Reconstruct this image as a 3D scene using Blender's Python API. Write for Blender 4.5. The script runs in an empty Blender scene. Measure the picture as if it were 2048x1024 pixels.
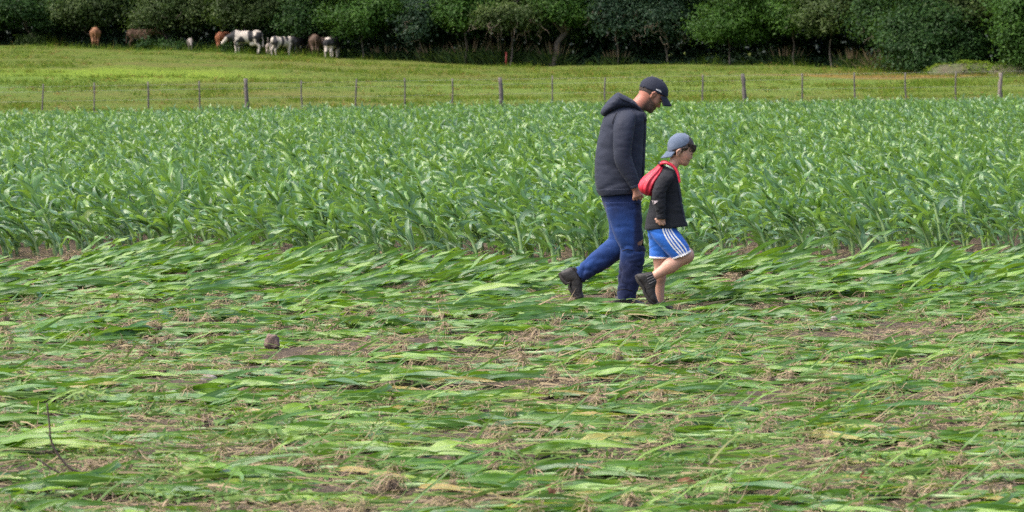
import bpy, math, random
import numpy as np
from mathutils import Vector
from mathutils.bvhtree import BVHTree

random.seed(5)
RNG = np.random.default_rng(11)
R = math.radians
scene = bpy.context.scene
col = scene.collection

# ---------------------------------------------------------------- camera, sky, sun, exposure
CAM_H, FPX, PITCH = 1.8, 6575.0, R(3.247)
SP, CP = math.sin(PITCH), math.cos(PITCH)
cam_data = bpy.data.cameras.new("camera")
cam_data.sensor_width = 36.0
cam_data.lens = FPX / 2048 * 36
cam_data.clip_start, cam_data.clip_end = 0.5, 2000
cam_data.dof.use_dof = True
cam_data.dof.focus_distance = 24.8
cam_data.dof.aperture_fstop = 7.5
cam = bpy.data.objects.new("camera", cam_data)
cam.location = (0, 0, CAM_H)
cam.rotation_euler = (math.pi / 2 - PITCH, 0, 0)
col.objects.link(cam)
scene.camera = cam

SUN_EL, SUN_AZ = R(56), R(255)          # azimuth clockwise from +Y (camera looks along +Y)
world = bpy.data.worlds.new("World")
scene.world = world
world.use_nodes = True
wn = world.node_tree
sky = wn.nodes.new("ShaderNodeTexSky")
sky.sky_type = 'NISHITA'
sky.sun_disc = False
sky.sun_elevation = SUN_EL
sky.sun_rotation = SUN_AZ
sky.air_density, sky.dust_density, sky.ozone_density = 1.0, 6.0, 1.0
wn.links.new(sky.outputs[0], wn.nodes["Background"].inputs[0])
wn.nodes["Background"].inputs[1].default_value = 0.15
sun_data = bpy.data.lights.new("sun", 'SUN')
sun_data.energy, sun_data.angle, sun_data.color = 1.0, R(45), (1.0, 0.98, 0.95)
sun = bpy.data.objects.new("sun", sun_data)
d = Vector((math.sin(SUN_AZ) * math.cos(SUN_EL), math.cos(SUN_AZ) * math.cos(SUN_EL), math.sin(SUN_EL)))
sun.rotation_euler = d.to_track_quat('Z', 'Y').to_euler()
sun.location = (0, 0, 30)
col.objects.link(sun)
scene.view_settings.view_transform = 'Standard'
scene.view_settings.look = 'None'
scene.view_settings.exposure = 1.3
scene.view_settings.gamma = 1.0
scene.cycles.use_denoising = False
scene.cycles.max_bounces = 8
scene.cycles.diffuse_bounces = 6
scene.cycles.glossy_bounces = 2
scene.cycles.transmission_bounces = 6
scene.cycles.transparent_max_bounces = 4

# ---------------------------------------------------------------- helpers
def tag(o, label=None, cat=None, group=None, kind=None):
    if label: o['label'] = label
    if cat: o['category'] = cat
    if group: o['group'] = group
    if kind: o['kind'] = kind
    return o

def empty(name, loc=(0, 0, 0), rz=0.0):
    o = bpy.data.objects.new(name, None)
    o.empty_display_size = 0.1
    o.location = loc
    o.rotation_euler = (0, 0, rz)
    col.objects.link(o)
    return o

def make_mesh(name, V, faces, smooth=True, attrs=None):
    """V (n,3); faces: one int array (m,k) or a list of such arrays / index lists."""
    me = bpy.data.meshes.new(name)
    V = np.ascontiguousarray(V, dtype=np.float32)
    if isinstance(faces, np.ndarray): faces = [faces]
    idx, tot = [], []
    for f in faces:
        f = np.asarray(f, dtype=np.int32)
        if f.size == 0: continue
        if f.ndim == 1: f = f[None, :]
        idx.append(f.ravel()); tot.append(np.full(len(f), f.shape[1], dtype=np.int32))
    idx = np.concatenate(idx); tot = np.concatenate(tot)
    start = np.concatenate([[0], np.cumsum(tot)[:-1]]).astype(np.int32)
    me.vertices.add(len(V)); me.vertices.foreach_set("co", V.ravel())
    me.loops.add(len(idx)); me.loops.foreach_set("vertex_index", idx)
    me.polygons.add(len(tot)); me.polygons.foreach_set("loop_start", start)
    if smooth: me.polygons.foreach_set("use_smooth", np.ones(len(tot), dtype=bool))
    me.update(calc_edges=True)
    for k, a in (attrs or {}).items():
        a = np.ascontiguousarray(a, dtype=np.float32)
        at = me.attributes.new(k, 'FLOAT_VECTOR', 'POINT')
        at.data.foreach_set("vector", a.ravel())
    return me

def add(name, me, mat=None, parent=None, loc=None):
    o = bpy.data.objects.new(name, me)
    if mat and not me.materials: me.materials.append(mat)
    if parent: o.parent = parent
    if loc is not None: o.location = loc
    col.objects.link(o)
    return o

class MB:
    """collects pieces that belong to one mesh"""
    def __init__(s): s.V, s.F, s.A, s.n = [], [], [], 0
    def put(s, V, faces, A=None):
        V = np.asarray(V, dtype=np.float64)
        if isinstance(faces, np.ndarray): faces = [faces]
        for f in faces:
            f = np.asarray(f)
            if f.ndim == 1: f = f[None, :]
            if f.size: s.F.append(f + s.n)
        s.V.append(V); s.n += len(V)
        s.A.append(np.zeros((len(V), 3)) if A is None else A)
        return s
    def mesh(s, name, smooth=True, attr=None):
        return make_mesh(name, np.concatenate(s.V), s.F, smooth, {attr: np.concatenate(s.A)} if attr else None)
    def build(s, name, mat, parent=None, smooth=True, attr=None):
        return add(name, s.mesh(name, smooth, attr), mat, parent)

def sstep(a, b, x):
    t = np.clip((np.asarray(x, dtype=float) - a) / (b - a), 0, 1)
    return t * t * (3 - 2 * t)

def _hash(i, j, k):
    h = (i.astype(np.int64) * 374761393 + j.astype(np.int64) * 668265263 + k.astype(np.int64) * 2147483647) & 0xffffffff
    h = ((h ^ (h >> 13)) * 1274126177) & 0xffffffff
    h = (h ^ (h >> 16)) & 0xffffff
    return h / float(0xffffff)

def vnoise(P):
    P = np.asarray(P, dtype=float)
    I = np.floor(P).astype(np.int64); f = P - I
    f = f * f * (3 - 2 * f)
    r = 0
    for a in (0, 1):
        for b in (0, 1):
            for c in (0, 1):
                w = (f[..., 0] if a else 1 - f[..., 0]) * (f[..., 1] if b else 1 - f[..., 1]) * (f[..., 2] if c else 1 - f[..., 2])
                r = r + w * _hash(I[..., 0] + a, I[..., 1] + b, I[..., 2] + c)
    return r

def fbm(P, o=4):
    r, a = 0, 0.5
    P = np.asarray(P, dtype=float)
    for i in range(o):
        r = r + a * vnoise(P * 2 ** i + 17.3 * i); a *= .5
    return r / (1 - .5 ** o)

def unit(v): return v / np.maximum(np.linalg.norm(v, axis=-1, keepdims=True), 1e-9)

def tube(pts, rad, nseg=8):
    pts = np.asarray(pts, float); rad = np.broadcast_to(np.asarray(rad, float), (len(pts),))
    T = unit(np.gradient(pts, axis=0))
    ref = np.array([0.31, 0.87, 0.38])
    A = unit(np.cross(T, ref)); B = np.cross(T, A)
    th = np.linspace(0, 2 * math.pi, nseg, endpoint=False)
    V = pts[:, None] + rad[:, None, None] * (A[:, None] * np.cos(th)[None, :, None] + B[:, None] * np.sin(th)[None, :, None])
    n = len(pts); F = []
    i = np.arange(n - 1)[:, None] * nseg; j = np.arange(nseg)[None]
    jn = (j + 1) % nseg
    F = np.stack([i + j, i + jn, i + nseg + jn, i + nseg + j], -1).reshape(-1, 4)
    V = np.concatenate([V.reshape(-1, 3), pts[:1], pts[-1:]])
    c0, c1 = n * nseg, n * nseg + 1
    jj = np.arange(nseg); j2 = (jj + 1) % nseg
    C0 = np.stack([np.full(nseg, c0), j2, jj], -1)
    C1 = np.stack([np.full(nseg, c1), (n - 1) * nseg + jj, (n - 1) * nseg + j2], -1)
    return V, [F, np.concatenate([C0, C1])]

def crom(P, sub):
    """Catmull-Rom through the rows of P"""
    P = np.asarray(P, float); n = len(P)
    t = np.linspace(0, n - 1, (n - 1) * sub + 1)
    i = np.clip(t.astype(int), 0, n - 2); f = (t - i)[:, None]
    Q = np.concatenate([2 * P[:1] - P[1:2], P, 2 * P[-1:] - P[-2:-1]])
    p0, p1, p2, p3 = Q[i], Q[i + 1], Q[i + 2], Q[i + 3]
    return .5 * ((2 * p1) + (p2 - p0) * f + (2 * p0 - 5 * p1 + 4 * p2 - p3) * f ** 2 + (3 * p1 - p0 - 3 * p2 + p3) * f ** 3)

def loft(secs, M, sub=6, nseg=32, ex=2.3, fold=0.0, ffreq=(9, 9, 22), seed=0.0):
    """secs rows: back x, back y, front x, front y (pixels), half depth, depth centre (metres). M: pixel -> local x,z"""
    P = crom(secs, sub)
    th = np.linspace(0, 2 * math.pi, nseg, endpoint=False)
    c, s = np.cos(th), np.sin(th)
    c = np.sign(c) * np.abs(c) ** (2 / ex); s = np.sign(s) * np.abs(s) ** (2 / ex)
    bx, bz = M(P[:, 0], P[:, 1]); fx, fz = M(P[:, 2], P[:, 3])
    C = np.stack([(bx + fx) / 2, P[:, 5], (bz + fz) / 2], -1)
    A = np.stack([(fx - bx) / 2, 0 * bx, (fz - bz) / 2], -1)
    V = C[:, None] + A[:, None] * c[None, :, None]
    V[..., 1] += s[None] * P[:, 4][:, None]
    if fold:
        D = unit(V - C[:, None])
        dsp = fold * 1.0 * (vnoise(V * 9 + seed + 5) - .5)
        for q_, ang in enumerate((.75, -.3, .4)):
            cq, sq = math.cos(ang), math.sin(ang)
            q = np.stack([(V[..., 0] * cq + V[..., 2] * sq) * ffreq[0] * .8, V[..., 1] * ffreq[1] * .7, (-V[..., 0] * sq + V[..., 2] * cq) * ffreq[2]], -1) + seed + 7 * q_
            q = q + 1.1 * (vnoise(V * 7 + seed + q_)[..., None] - .5)
            rn = 1 - np.abs(2 * vnoise(q) - 1)
            mk = sstep(.34, .62, vnoise(V * 5 + seed * 2 + 11 * q_))
            dsp = dsp + fold * mk * (.5 * (rn ** 1.5 - .5) - 1.15 * rn ** 7)
        V = V + D * dsp[..., None]
    n = len(P)
    i = np.arange(n - 1)[:, None] * nseg; j = np.arange(nseg)[None]; jn = (j + 1) % nseg
    F = np.stack([i + j, i + jn, i + nseg + jn, i + nseg + j], -1).reshape(-1, 4)
    Vf = np.concatenate([V.reshape(-1, 3), V[0].mean(0)[None], V[-1].mean(0)[None]])
    jj = np.arange(nseg); j2 = (jj + 1) % nseg
    C0 = np.stack([np.full(nseg, n * nseg), j2, jj], -1)
    C1 = np.stack([np.full(nseg, n * nseg + 1), (n - 1) * nseg + jj, (n - 1) * nseg + j2], -1)
    return Vf, [F, np.concatenate([C0, C1])]

# ---- signed distance bodies, meshed with surface nets
def cone(a, b, ra, rb, k=.02): return ('c', np.array(a, float), np.array(b, float), ra, rb, k)
def ell(c, r, ang=0.0, k=.02): return ('e', np.array(c, float), np.array(r, float), ang, 0, k)

def sdf_mesh(prims, h):
    lo, hi = np.full(3, 1e9), np.full(3, -1e9); boxes = []
    for p in prims:
        if p[0] == 'c':
            l = np.minimum(p[1] - p[3], p[2] - p[4]); u = np.maximum(p[1] + p[3], p[2] + p[4])
        else:
            m = max(p[2]); l, u = p[1] - m, p[1] + m
        l, u = l - p[5] - 3 * h, u + p[5] + 3 * h
        boxes.append((l, u)); lo = np.minimum(lo, l); hi = np.maximum(hi, u)
    lo -= 2 * h
    N = np.ceil((hi - lo) / h).astype(int) + 3
    D = np.full(N, 1.0, dtype=np.float32)
    for p, (l, u) in zip(prims, boxes):
        a = np.maximum(((l - lo) / h).astype(int), 0); b = np.minimum(((u - lo) / h).astype(int) + 2, N)
        X, Y, Z = [lo[i] + h * np.arange(a[i], b[i]) for i in range(3)]
        G = np.stack(np.meshgrid(X, Y, Z, indexing='ij'), -1)
        if p[0] == 'c':
            ab = p[2] - p[1]; t = np.clip(((G - p[1]) @ ab) / max(ab @ ab, 1e-9), 0, 1)
            dd = np.linalg.norm(G - p[1] - t[..., None] * ab, axis=-1) - (p[3] + (p[4] - p[3]) * t)
        else:
            Q = G - p[1]; ca, sa = math.cos(p[3]), math.sin(p[3])
            Q = np.stack([Q[..., 0] * ca + Q[..., 2] * sa, Q[..., 1], -Q[..., 0] * sa + Q[..., 2] * ca], -1)
            k0 = np.linalg.norm(Q / p[2], axis=-1); k1 = np.linalg.norm(Q / p[2] ** 2, axis=-1)
            dd = k0 * (k0 - 1) / np.maximum(k1, 1e-6)
        sl = D[a[0]:b[0], a[1]:b[1], a[2]:b[2]]
        k = p[5]
        hh = np.clip(.5 + .5 * (sl - dd) / k, 0, 1)
        sl[...] = sl * (1 - hh) + dd * hh - k * hh * (1 - hh)
    # surface nets
    S = D < 0
    c8 = [(i, j, k) for i in (0, 1) for j in (0, 1) for k in (0, 1)]
    sh = tuple(n - 1 for n in N)
    cnt = sum(S[i:i + sh[0], j:j + sh[1], k:k + sh[2]].astype(np.int8) for i, j, k in c8)
    act = (cnt > 0) & (cnt < 8)
    ids = np.full(sh, -1, dtype=np.int64); cells = np.argwhere(act); ids[act] = np.arange(len(cells))
    acc = np.zeros((len(cells), 3)); num = np.zeros(len(cells))
    for (i, j, k) in c8:
        for ax in range(3):
            o = [i, j, k]
            if o[ax]: continue
            o2 = list(o); o2[ax] = 1
            v0 = D[cells[:, 0] + o[0], cells[:, 1] + o[1], cells[:, 2] + o[2]]
            v1 = D[cells[:, 0] + o2[0], cells[:, 1] + o2[1], cells[:, 2] + o2[2]]
            m = (v0 < 0) != (v1 < 0)
            t = np.where(m, v0 / np.where(m, v0 - v1, 1), 0)
            P = np.tile(np.array(o, float), (len(cells), 1)); P[:, ax] += t
            acc[m] += P[m]; num[m] += 1
    V = lo + h * (cells + acc / num[:, None])
    Q = []
    for ax in range(3):
        b, c = [(1, 2), (2, 0), (0, 1)][ax]
        s0 = [slice(1, n - 1) for n in N]; s1 = list(s0)
        s0[ax] = slice(0, N[ax] - 1); s1[ax] = slice(1, N[ax])
        A, B = S[tuple(s0)], S[tuple(s1)]
        off = np.array([1, 1, 1]); off[ax] = 0
        for m, flip in ((A & ~B, False), (~A & B, True)):
            e = np.argwhere(m) + off
            if not len(e): continue
            eb = np.zeros(3, int); eb[b] = 1; ec = np.zeros(3, int); ec[c] = 1
            g = lambda q: ids[q[:, 0], q[:, 1], q[:, 2]]
            q = np.stack([g(e - eb - ec), g(e - ec), g(e), g(e - eb)], -1)
            if flip: q = q[:, ::-1]
            Q.append(q)
    return V, np.concatenate(Q)

# ---------------------------------------------------------------- materials
def new_mat(name):
    m = bpy.data.materials.new(name); m.use_nodes = True
    nt = m.node_tree
    return m, nt, nt.nodes["Principled BSDF"]

def N(nt, typ, **kw):
    n = nt.nodes.new(typ)
    for k, v in kw.items(): setattr(n, k, v)
    return n

def ramp(nt, fac, stops):
    r = N(nt, "ShaderNodeValToRGB"); e = r.color_ramp.elements
    while len(e) < len(stops): e.new(.5)
    for x, (p, c) in zip(e, stops): x.position = p; x.color = (*c, 1)
    nt.links.new(fac, r.inputs[0])
    return r.outputs[0]

def mixc(nt, fac, a, b, mode='MIX'):
    m = N(nt, "ShaderNodeMix", data_type='RGBA', blend_type=mode)
    for sock, v in ((m.inputs[0], fac), (m.inputs[6], a), (m.inputs[7], b)):
        if isinstance(v, (int, float)): sock.default_value = v
        elif isinstance(v, tuple): sock.default_value = (*v, 1)
        else: nt.links.new(v, sock)
    return m.outputs[2]

def math_(nt, op, a, b=None, c=None, clamp=False):
    m = N(nt, "ShaderNodeMath", operation=op, use_clamp=clamp)
    for s, v in zip(m.inputs, (a, b, c)):
        if v is None: continue
        if isinstance(v, (int, float)): s.default_value = v
        else: nt.links.new(v, s)
    return m.outputs[0]

def noise_tex(nt, scale, detail=4, rough=.6, vec=None, stretch=None, coord='Object'):
    t = N(nt, "ShaderNodeTexNoise")
    t.inputs['Scale'].default_value = scale; t.inputs['Detail'].default_value = detail; t.inputs['Roughness'].default_value = rough
    if vec is None:
        vec = N(nt, "ShaderNodeTexCoord").outputs[coord]
    if stretch:
        mp = N(nt, "ShaderNodeMapping"); mp.inputs['Scale'].default_value = stretch
        nt.links.new(vec, mp.inputs[0]); vec = mp.outputs[0]
    nt.links.new(vec, t.inputs['Vector'])
    return t.outputs[0]

def bump(nt, bsdf, h, strength=.4, dist=.01):
    b = N(nt, "ShaderNodeBump"); b.inputs['Strength'].default_value = strength; b.inputs['Distance'].default_value = dist
    nt.links.new(h, b.inputs['Height']); nt.links.new(b.outputs[0], bsdf.inputs['Normal'])
    return b

def attr_xyz(nt, name):
    a = N(nt, "ShaderNodeAttribute", attribute_name=name)
    s = N(nt, "ShaderNodeSeparateXYZ"); nt.links.new(a.outputs['Vector'], s.inputs[0])
    return s.outputs, a

def plain(name, c1, c2=None, scale=20, rough=.8, bmp=.3, bdist=.004, spec=.5, sheen=0, coord='Object'):
    m, nt, b = new_mat(name)
    c2 = c2 or tuple(x * .75 for x in c1)
    n = noise_tex(nt, scale, coord=coord)
    nt.links.new(ramp(nt, n, [(.3, c2), (.7, c1)]), b.inputs['Base Color'])
    b.inputs['Roughness'].default_value = rough
    b.inputs['Specular IOR Level'].default_value = spec
    if sheen: b.inputs['Sheen Weight'].default_value = sheen
    if bmp: bump(nt, b, noise_tex(nt, scale * 4, coord=coord), bmp, bdist)
    return m

def leaf_mat(name, stops, trans=.3, rough=.38, rib=True, tcol=(.25, .42, .03), spec=.5, coat=.2):
    """attribute 'leaf' = (across 0..1, along 0..1, tint 0..1)"""
    m, nt, b = new_mat(name)
    (u, s, t), _ = attr_xyz(nt, 'leaf')
    oi = N(nt, "ShaderNodeObjectInfo")
    t2 = math_(nt, 'ADD', t, math_(nt, 'MULTIPLY_ADD', oi.outputs['Random'], .16, -.08), clamp=True)
    c = ramp(nt, t2, stops)
    if rib:
        au = math_(nt, 'ABSOLUTE', math_(nt, 'SUBTRACT', u, .5))
        mr = N(nt, "ShaderNodeMapRange"); mr.inputs[1].default_value = .035; mr.inputs[2].default_value = .085
        mr.inputs[3].default_value = .75; mr.inputs[4].default_value = 0
        nt.links.new(au, mr.inputs[0])
        c = mixc(nt, mr.outputs[0], c, (.19, .30, .12))
        w = math_(nt, 'SINE', math_(nt, 'MULTIPLY', u, 75.0))
        c = mixc(nt, math_(nt, 'MULTIPLY_ADD', w, .10, .10), c, (.16, .26, .10))
        # pale, drying tips
        tip = N(nt, "ShaderNodeMapRange"); tip.inputs[1].default_value = .9; tip.inputs[2].default_value = 1.0
        tip.inputs[3].default_value = 0; tip.inputs[4].default_value = .35
        nt.links.new(s, tip.inputs[0])
        c = mixc(nt, tip.outputs[0], c, (.25, .24, .09))
        bump(nt, b, w, .25, .002)
    nt.links.new(c, b.inputs['Base Color'])
    b.inputs['Roughness'].default_value = rough
    b.inputs['Specular IOR Level'].default_value = spec
    if rib: b.inputs['Coat Weight'].default_value = coat; b.inputs['Coat Roughness'].default_value = .26
    tr = N(nt, "ShaderNodeBsdfTranslucent")
    nt.links.new(mixc(nt, .55, c, tcol), tr.inputs[0])
    mx = N(nt, "ShaderNodeMixShader"); mx.inputs[0].default_value = trans
    nt.links.new(b.outputs[0], mx.inputs[1]); nt.links.new(tr.outputs[0], mx.inputs[2])
    nt.links.new(mx.outputs[0], nt.nodes["Material Output"].inputs[0])
    return m

MAIZE = leaf_mat("maize_leaf", [(0, (.072, .165, .095)), (.3, (.082, .20, .075)), (.5, (.10, .24, .055)), (.75, (.145, .30, .032)), (.93, (.19, .33, .025)), (1, (.36, .27, .08))], .38, .31, spec=.7, coat=.35)
LODGED = leaf_mat("beaten_maize_leaf", [(0, (.038, .120, .036)), (.3, (.056, .170, .026)), (.5, (.088, .225, .016)), (.75, (.145, .30, .012)), (.93, (.20, .35, .014)), (1, (.36, .26, .07))], .36, .33, spec=.5, coat=.28, tcol=(.24, .42, .01))
LITTER = leaf_mat("litter_strand", [(0, (.06, .13, .03)), (.35, (.12, .19, .04)), (.55, (.28, .22, .13)), (.8, (.31, .23, .15)), (1, (.125, .09, .068))], .15, .6, rib=False, spec=.15)
STALK = plain("maize_stalk", (.24, .34, .15), (.14, .25, .07), 12, .5)
ROOTBALL = plain("root_ball_earth", (.16, .11, .085), (.07, .05, .042), 30, .9, .9, .01)
ROOT = plain("maize_root", (.33, .24, .16), (.15, .10, .07), 30, .85)
WEED = leaf_mat("weed_leaf", [(0, (.05, .12, .03)), (.6, (.12, .21, .05)), (1, (.20, .27, .09))], .3, .55, rib=False, spec=.2)
GRASS = leaf_mat("pasture_blade", [(0, (.035, .065, .015)), (.3, (.068, .130, .010)), (.6, (.135, .180, .016)), (.85, (.165, .125, .035)), (1, (.20, .10, .04))], .25, .6, rib=False, spec=.08)

# ---------------------------------------------------------------- lay of the land
T_K = (np.array([-300, 0, 190, 450, 700, 1000, 1100, 1300, 1500, 1700, 1800, 2048, 2350]) - 1024) / FPX
E_IMG = np.array([84, 89, 94, 104, 116, 131, 133, 127, 128, 137, 146, 150, 152.])
E_D = np.array([203, 200, 198, 195, 192, 188, 187, 185, 182, 176, 172, 165, 160.])
E_Z = CAM_H + (139 - E_IMG) * E_D / FPX
FENCE_Y = 118.0

def edge_d(x, y): return np.interp(x / np.maximum(y, 8), T_K, E_D)

def terrain(x, y):
    x = np.asarray(x, float); y = np.asarray(y, float)
    t = x / np.maximum(y, 8)
    tc = np.clip(t, -.25, .25)
    zf = .016 * tc * np.minimum(y, FENCE_Y) * sstep(30, 112, y)
    ed = np.interp(t, T_K, E_D); ez = np.interp(t, T_K, E_Z)
    s = (y - FENCE_Y) / (ed - FENCE_Y)
    z = zf + (ez - zf) * np.clip(s, 0, 1) + np.maximum(y - ed, 0) * .02
    z = z + 14 * sstep(228, 262, y)                         # rise added behind the wood to block the sky
    return z

def proj(x, y, z):
    dep = y * CP - (z - CAM_H) * SP
    return 1024 + FPX * x / dep, 512 - FPX * (y * SP + (z - CAM_H) * CP) / dep

def ground_at(px, py, z=0.0):
    """world point on flat field ground under a pixel"""
    a = (512 - py) / FPX; h = z - CAM_H
    y = -h * (CP + a * SP) / (SP - a * CP)
    dep = y * CP - h * SP
    return (px - 1024) * dep / FPX, y

def at(px, py, y):
    """world point at distance y seen through a pixel"""
    a = (512 - py) / FPX
    h = y * (a * CP - SP) / (CP + a * SP)
    dep = y * CP - h * SP
    return np.array([(px - 1024) * dep / FPX, y, CAM_H + h])

def grid(ys, ts, zfun):
    Y, T = np.meshgrid(ys, ts, indexing='ij')
    X = T * np.maximum(Y, 8)
    Z = zfun(X, Y)
    n, m = Y.shape
    i = np.arange(n - 1)[:, None] * m; j = np.arange(m - 1)[None]
    F = np.stack([i + j, i + j + 1, i + m + j + 1, i + m + j], -1).reshape(-1, 4)
    return np.stack([X, Y, Z], -1).reshape(-1, 3), F

def soil_z(x, y):
    z = terrain(x, y)
    P = np.stack([x, y, 0 * x], -1)
    near = 1 - sstep(34, 60, y)
    clod = (fbm(P * 3.0, 3) - .5) * .05 + (fbm(P * 11, 3) - .5) * .035
    row = .018 * np.cos(2 * math.pi * y / .7 + 1.4 * fbm(P * .5, 2))
    return z + (clod + row) * near * sstep(5, 9, y)

ts_in = np.linspace(-.21, .21, 420)
ts = np.concatenate([[-4, -1.5, -.7, -.4, -.3], ts_in, [.3, .4, .7, 1.5, 4]])
ys = np.concatenate([[-60, -20, 0, 6], np.geomspace(9.5, 36, 420), np.linspace(36.5, FENCE_Y, 90)])
V, F = grid(ys, ts, soil_z)
m, nt, b = new_mat("field_soil")
n1 = noise_tex(nt, 2.2, 6, .65); n2 = noise_tex(nt, 35, 5, .7)
c = ramp(nt, n1, [(.25, (.044, .036, .028)), (.5, (.084, .066, .049)), (.75, (.14, .108, .078))])
c = mixc(nt, .55, c, ramp(nt, n2, [(.3, (.038, .031, .024)), (.55, (.095, .075, .055)), (.75, (.24, .185, .125))]))
nt.links.new(c, b.inputs['Base Color']); b.inputs['Roughness'].default_value = .9; b.inputs['Specular IOR Level'].default_value = .1
bump(nt, b, n2, .8, .02)
tag(add("field_soil", make_mesh("field_soil", V, F), m), kind='structure')

tsp = np.concatenate([[-4, -1.5, -.7, -.4], np.linspace(-.27, .27, 260), [.4, .7, 1.5, 4]])
ysp = np.linspace(FENCE_Y, 224, 150)
def past_z(x, y):
    P = np.stack([x, y, 0 * x], -1)
    return terrain(x, y) + ((fbm(P * .35, 3) - .5) * .25) * sstep(FENCE_Y, FENCE_Y + 5, y)
V, F = grid(ysp, tsp, past_z)
m, nt, b = new_mat("pasture_turf")
geo = N(nt, "ShaderNodeNewGeometry")
pos = geo.outputs['Position']
n1 = noise_tex(nt, .16, 5, .6, vec=pos, stretch=(.45, 1.0, 1)); n2 = noise_tex(nt, 1.3, 6, .7, vec=pos, stretch=(.6, 1, 1)); n3 = noise_tex(nt, 9, 4, .7, vec=pos)
c = ramp(nt, n1, [(.3, (.058, .108, .018)), (.5, (.088, .122, .022)), (.7, (.110, .108, .030))])
c = mixc(nt, math_(nt, 'MULTIPLY', ramp(nt, n2, [(.48, (0, 0, 0)), (.66, (1, 1, 1))]), .7), c, (.135, .105, .042))
c = mixc(nt, math_(nt, 'MULTIPLY', ramp(nt, n3, [(.45, (0, 0, 0)), (.65, (1, 1, 1))]), .6), c, (.055, .082, .022))
def patch(cx, cy, rx, ry, colr, amt):
    """a differently grown patch of turf on the land"""
    global c
    sp = N(nt, "ShaderNodeSeparateXYZ"); nt.links.new(pos, sp.inputs[0])
    dx = math_(nt, 'DIVIDE', math_(nt, 'SUBTRACT', sp.outputs[0], cx), rx)
    dy = math_(nt, 'DIVIDE', math_(nt, 'SUBTRACT', sp.outputs[1], cy), ry)
    r2 = math_(nt, 'SQRT', math_(nt, 'ADD', math_(nt, 'MULTIPLY', dx, dx), math_(nt, 'MULTIPLY', dy, dy)))
    r2 = math_(nt, 'ADD', r2, math_(nt, 'MULTIPLY_ADD', n2, 1.2, -.6))
    f = N(nt, "ShaderNodeMapRange"); f.inputs[1].default_value = .5; f.inputs[2].default_value = 1.1
    f.inputs[3].default_value = amt; f.inputs[4].default_value = 0
    nt.links.new(r2, f.inputs[0])
    c = mixc(nt, f.outputs[0], c, colr)
patch(-19, 161, 9, 9, (.130, .195, .022), .8)
patch(-24, 150, 8, 10, (.085, .145, .03), .6)
patch(18, 163, 6.5, 4, (.17, .09, .033), .85)
patch(9, 150, 22, 16, (.105, .16, .03), .5)
nt.links.new(c, b.inputs['Base Color']); b.inputs['Roughness'].default_value = .9; b.inputs['Specular IOR Level'].default_value = .04
bump(nt, b, n3, .6, .08)
tag(add("pasture_ground", make_mesh("pasture_ground", V, F), m), kind='structure')

V, F = grid(np.concatenate([np.linspace(224, 264, 40), [300, 500, 1200]]), tsp, past_z)
tag(add("sky_block_hill", make_mesh("sky_block_hill", V, F), plain("sky_block_scrub", (.022, .036, .020), (.012, .018, .012), .6, .95, .8, .3)), kind='structure')  # dark green rise, put in to keep the sky from showing through

# ---------------------------------------------------------------- blades, strips, leaf clouds
def leaf_batch(base, az, e0, bend, L, W, roll, twist, wave, tint, S=8, fold=.25, ref=None, pw=1.3):
    n = len(base)
    s = np.linspace(0, 1, S + 1)
    e = e0[:, None] - bend[:, None] * s[None] ** pw
    ds = L[:, None] / S
    az2 = az[:, None] + (ref[:, None] if ref is not None else 0) * s[None] ** 1.5
    dx, dy, dz = np.cos(e) * np.cos(az2), np.cos(e) * np.sin(az2), np.sin(e)
    Tn = np.stack([dx, dy, dz], -1)
    mid = .5 * (Tn[:, 1:] + Tn[:, :-1]) * ds[..., None]
    C = base[:, None] + np.concatenate([np.zeros((n, 1, 3)), np.cumsum(mid, 1)], 1)
    Bv = np.stack([-np.sin(az2), np.cos(az2), 0 * az2], -1)
    Nv = np.cross(Tn, Bv)
    ro = roll[:, None] + twist[:, None] * s[None]
    c, sn = np.cos(ro)[..., None], np.sin(ro)[..., None]
    side, nrm = Bv * c + Nv * sn, -Bv * sn + Nv * c
    w = .5 * W[:, None] * (.42 + .58 * sstep(0, .35, s))[None] * np.maximum(1 - s[None] ** 2.4, .0) ** .85
    ph = RNG.uniform(0, 6.28, (n, 2)); fr = RNG.uniform(9, 17, n)[:, None]
    lift = lambda k: w * (fold + wave[:, None] * np.sin(fr * s[None] + ph[:, k:k + 1]))
    Lf = C + side * w[..., None] + nrm * lift(0)[..., None]
    Rt = C - side * w[..., None] + nrm * lift(1)[..., None]
    V = np.stack([Lf, C, Rt], 2).reshape(n, -1, 3)
    A = np.zeros((n, S + 1, 3, 3)); A[..., 0] = np.array([0, .5, 1]); A[..., 1] = s[None, :, None]; A[..., 2] = tint[:, None, None]
    i = np.arange(S)[:, None] * 3; j = np.arange(2)[None]
    f = np.stack([i + j, i + j + 1, i + j + 4, i + j + 3], -1).reshape(-1, 4)
    return V, A.reshape(n, -1, 3), f

def flat_batch(V, A, f):
    n, k = V.shape[:2]
    F = (f[None] + (np.arange(n) * k)[:, None, None]).reshape(-1, f.shape[1])
    return V.reshape(-1, 3), F, A.reshape(-1, 3)

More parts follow.
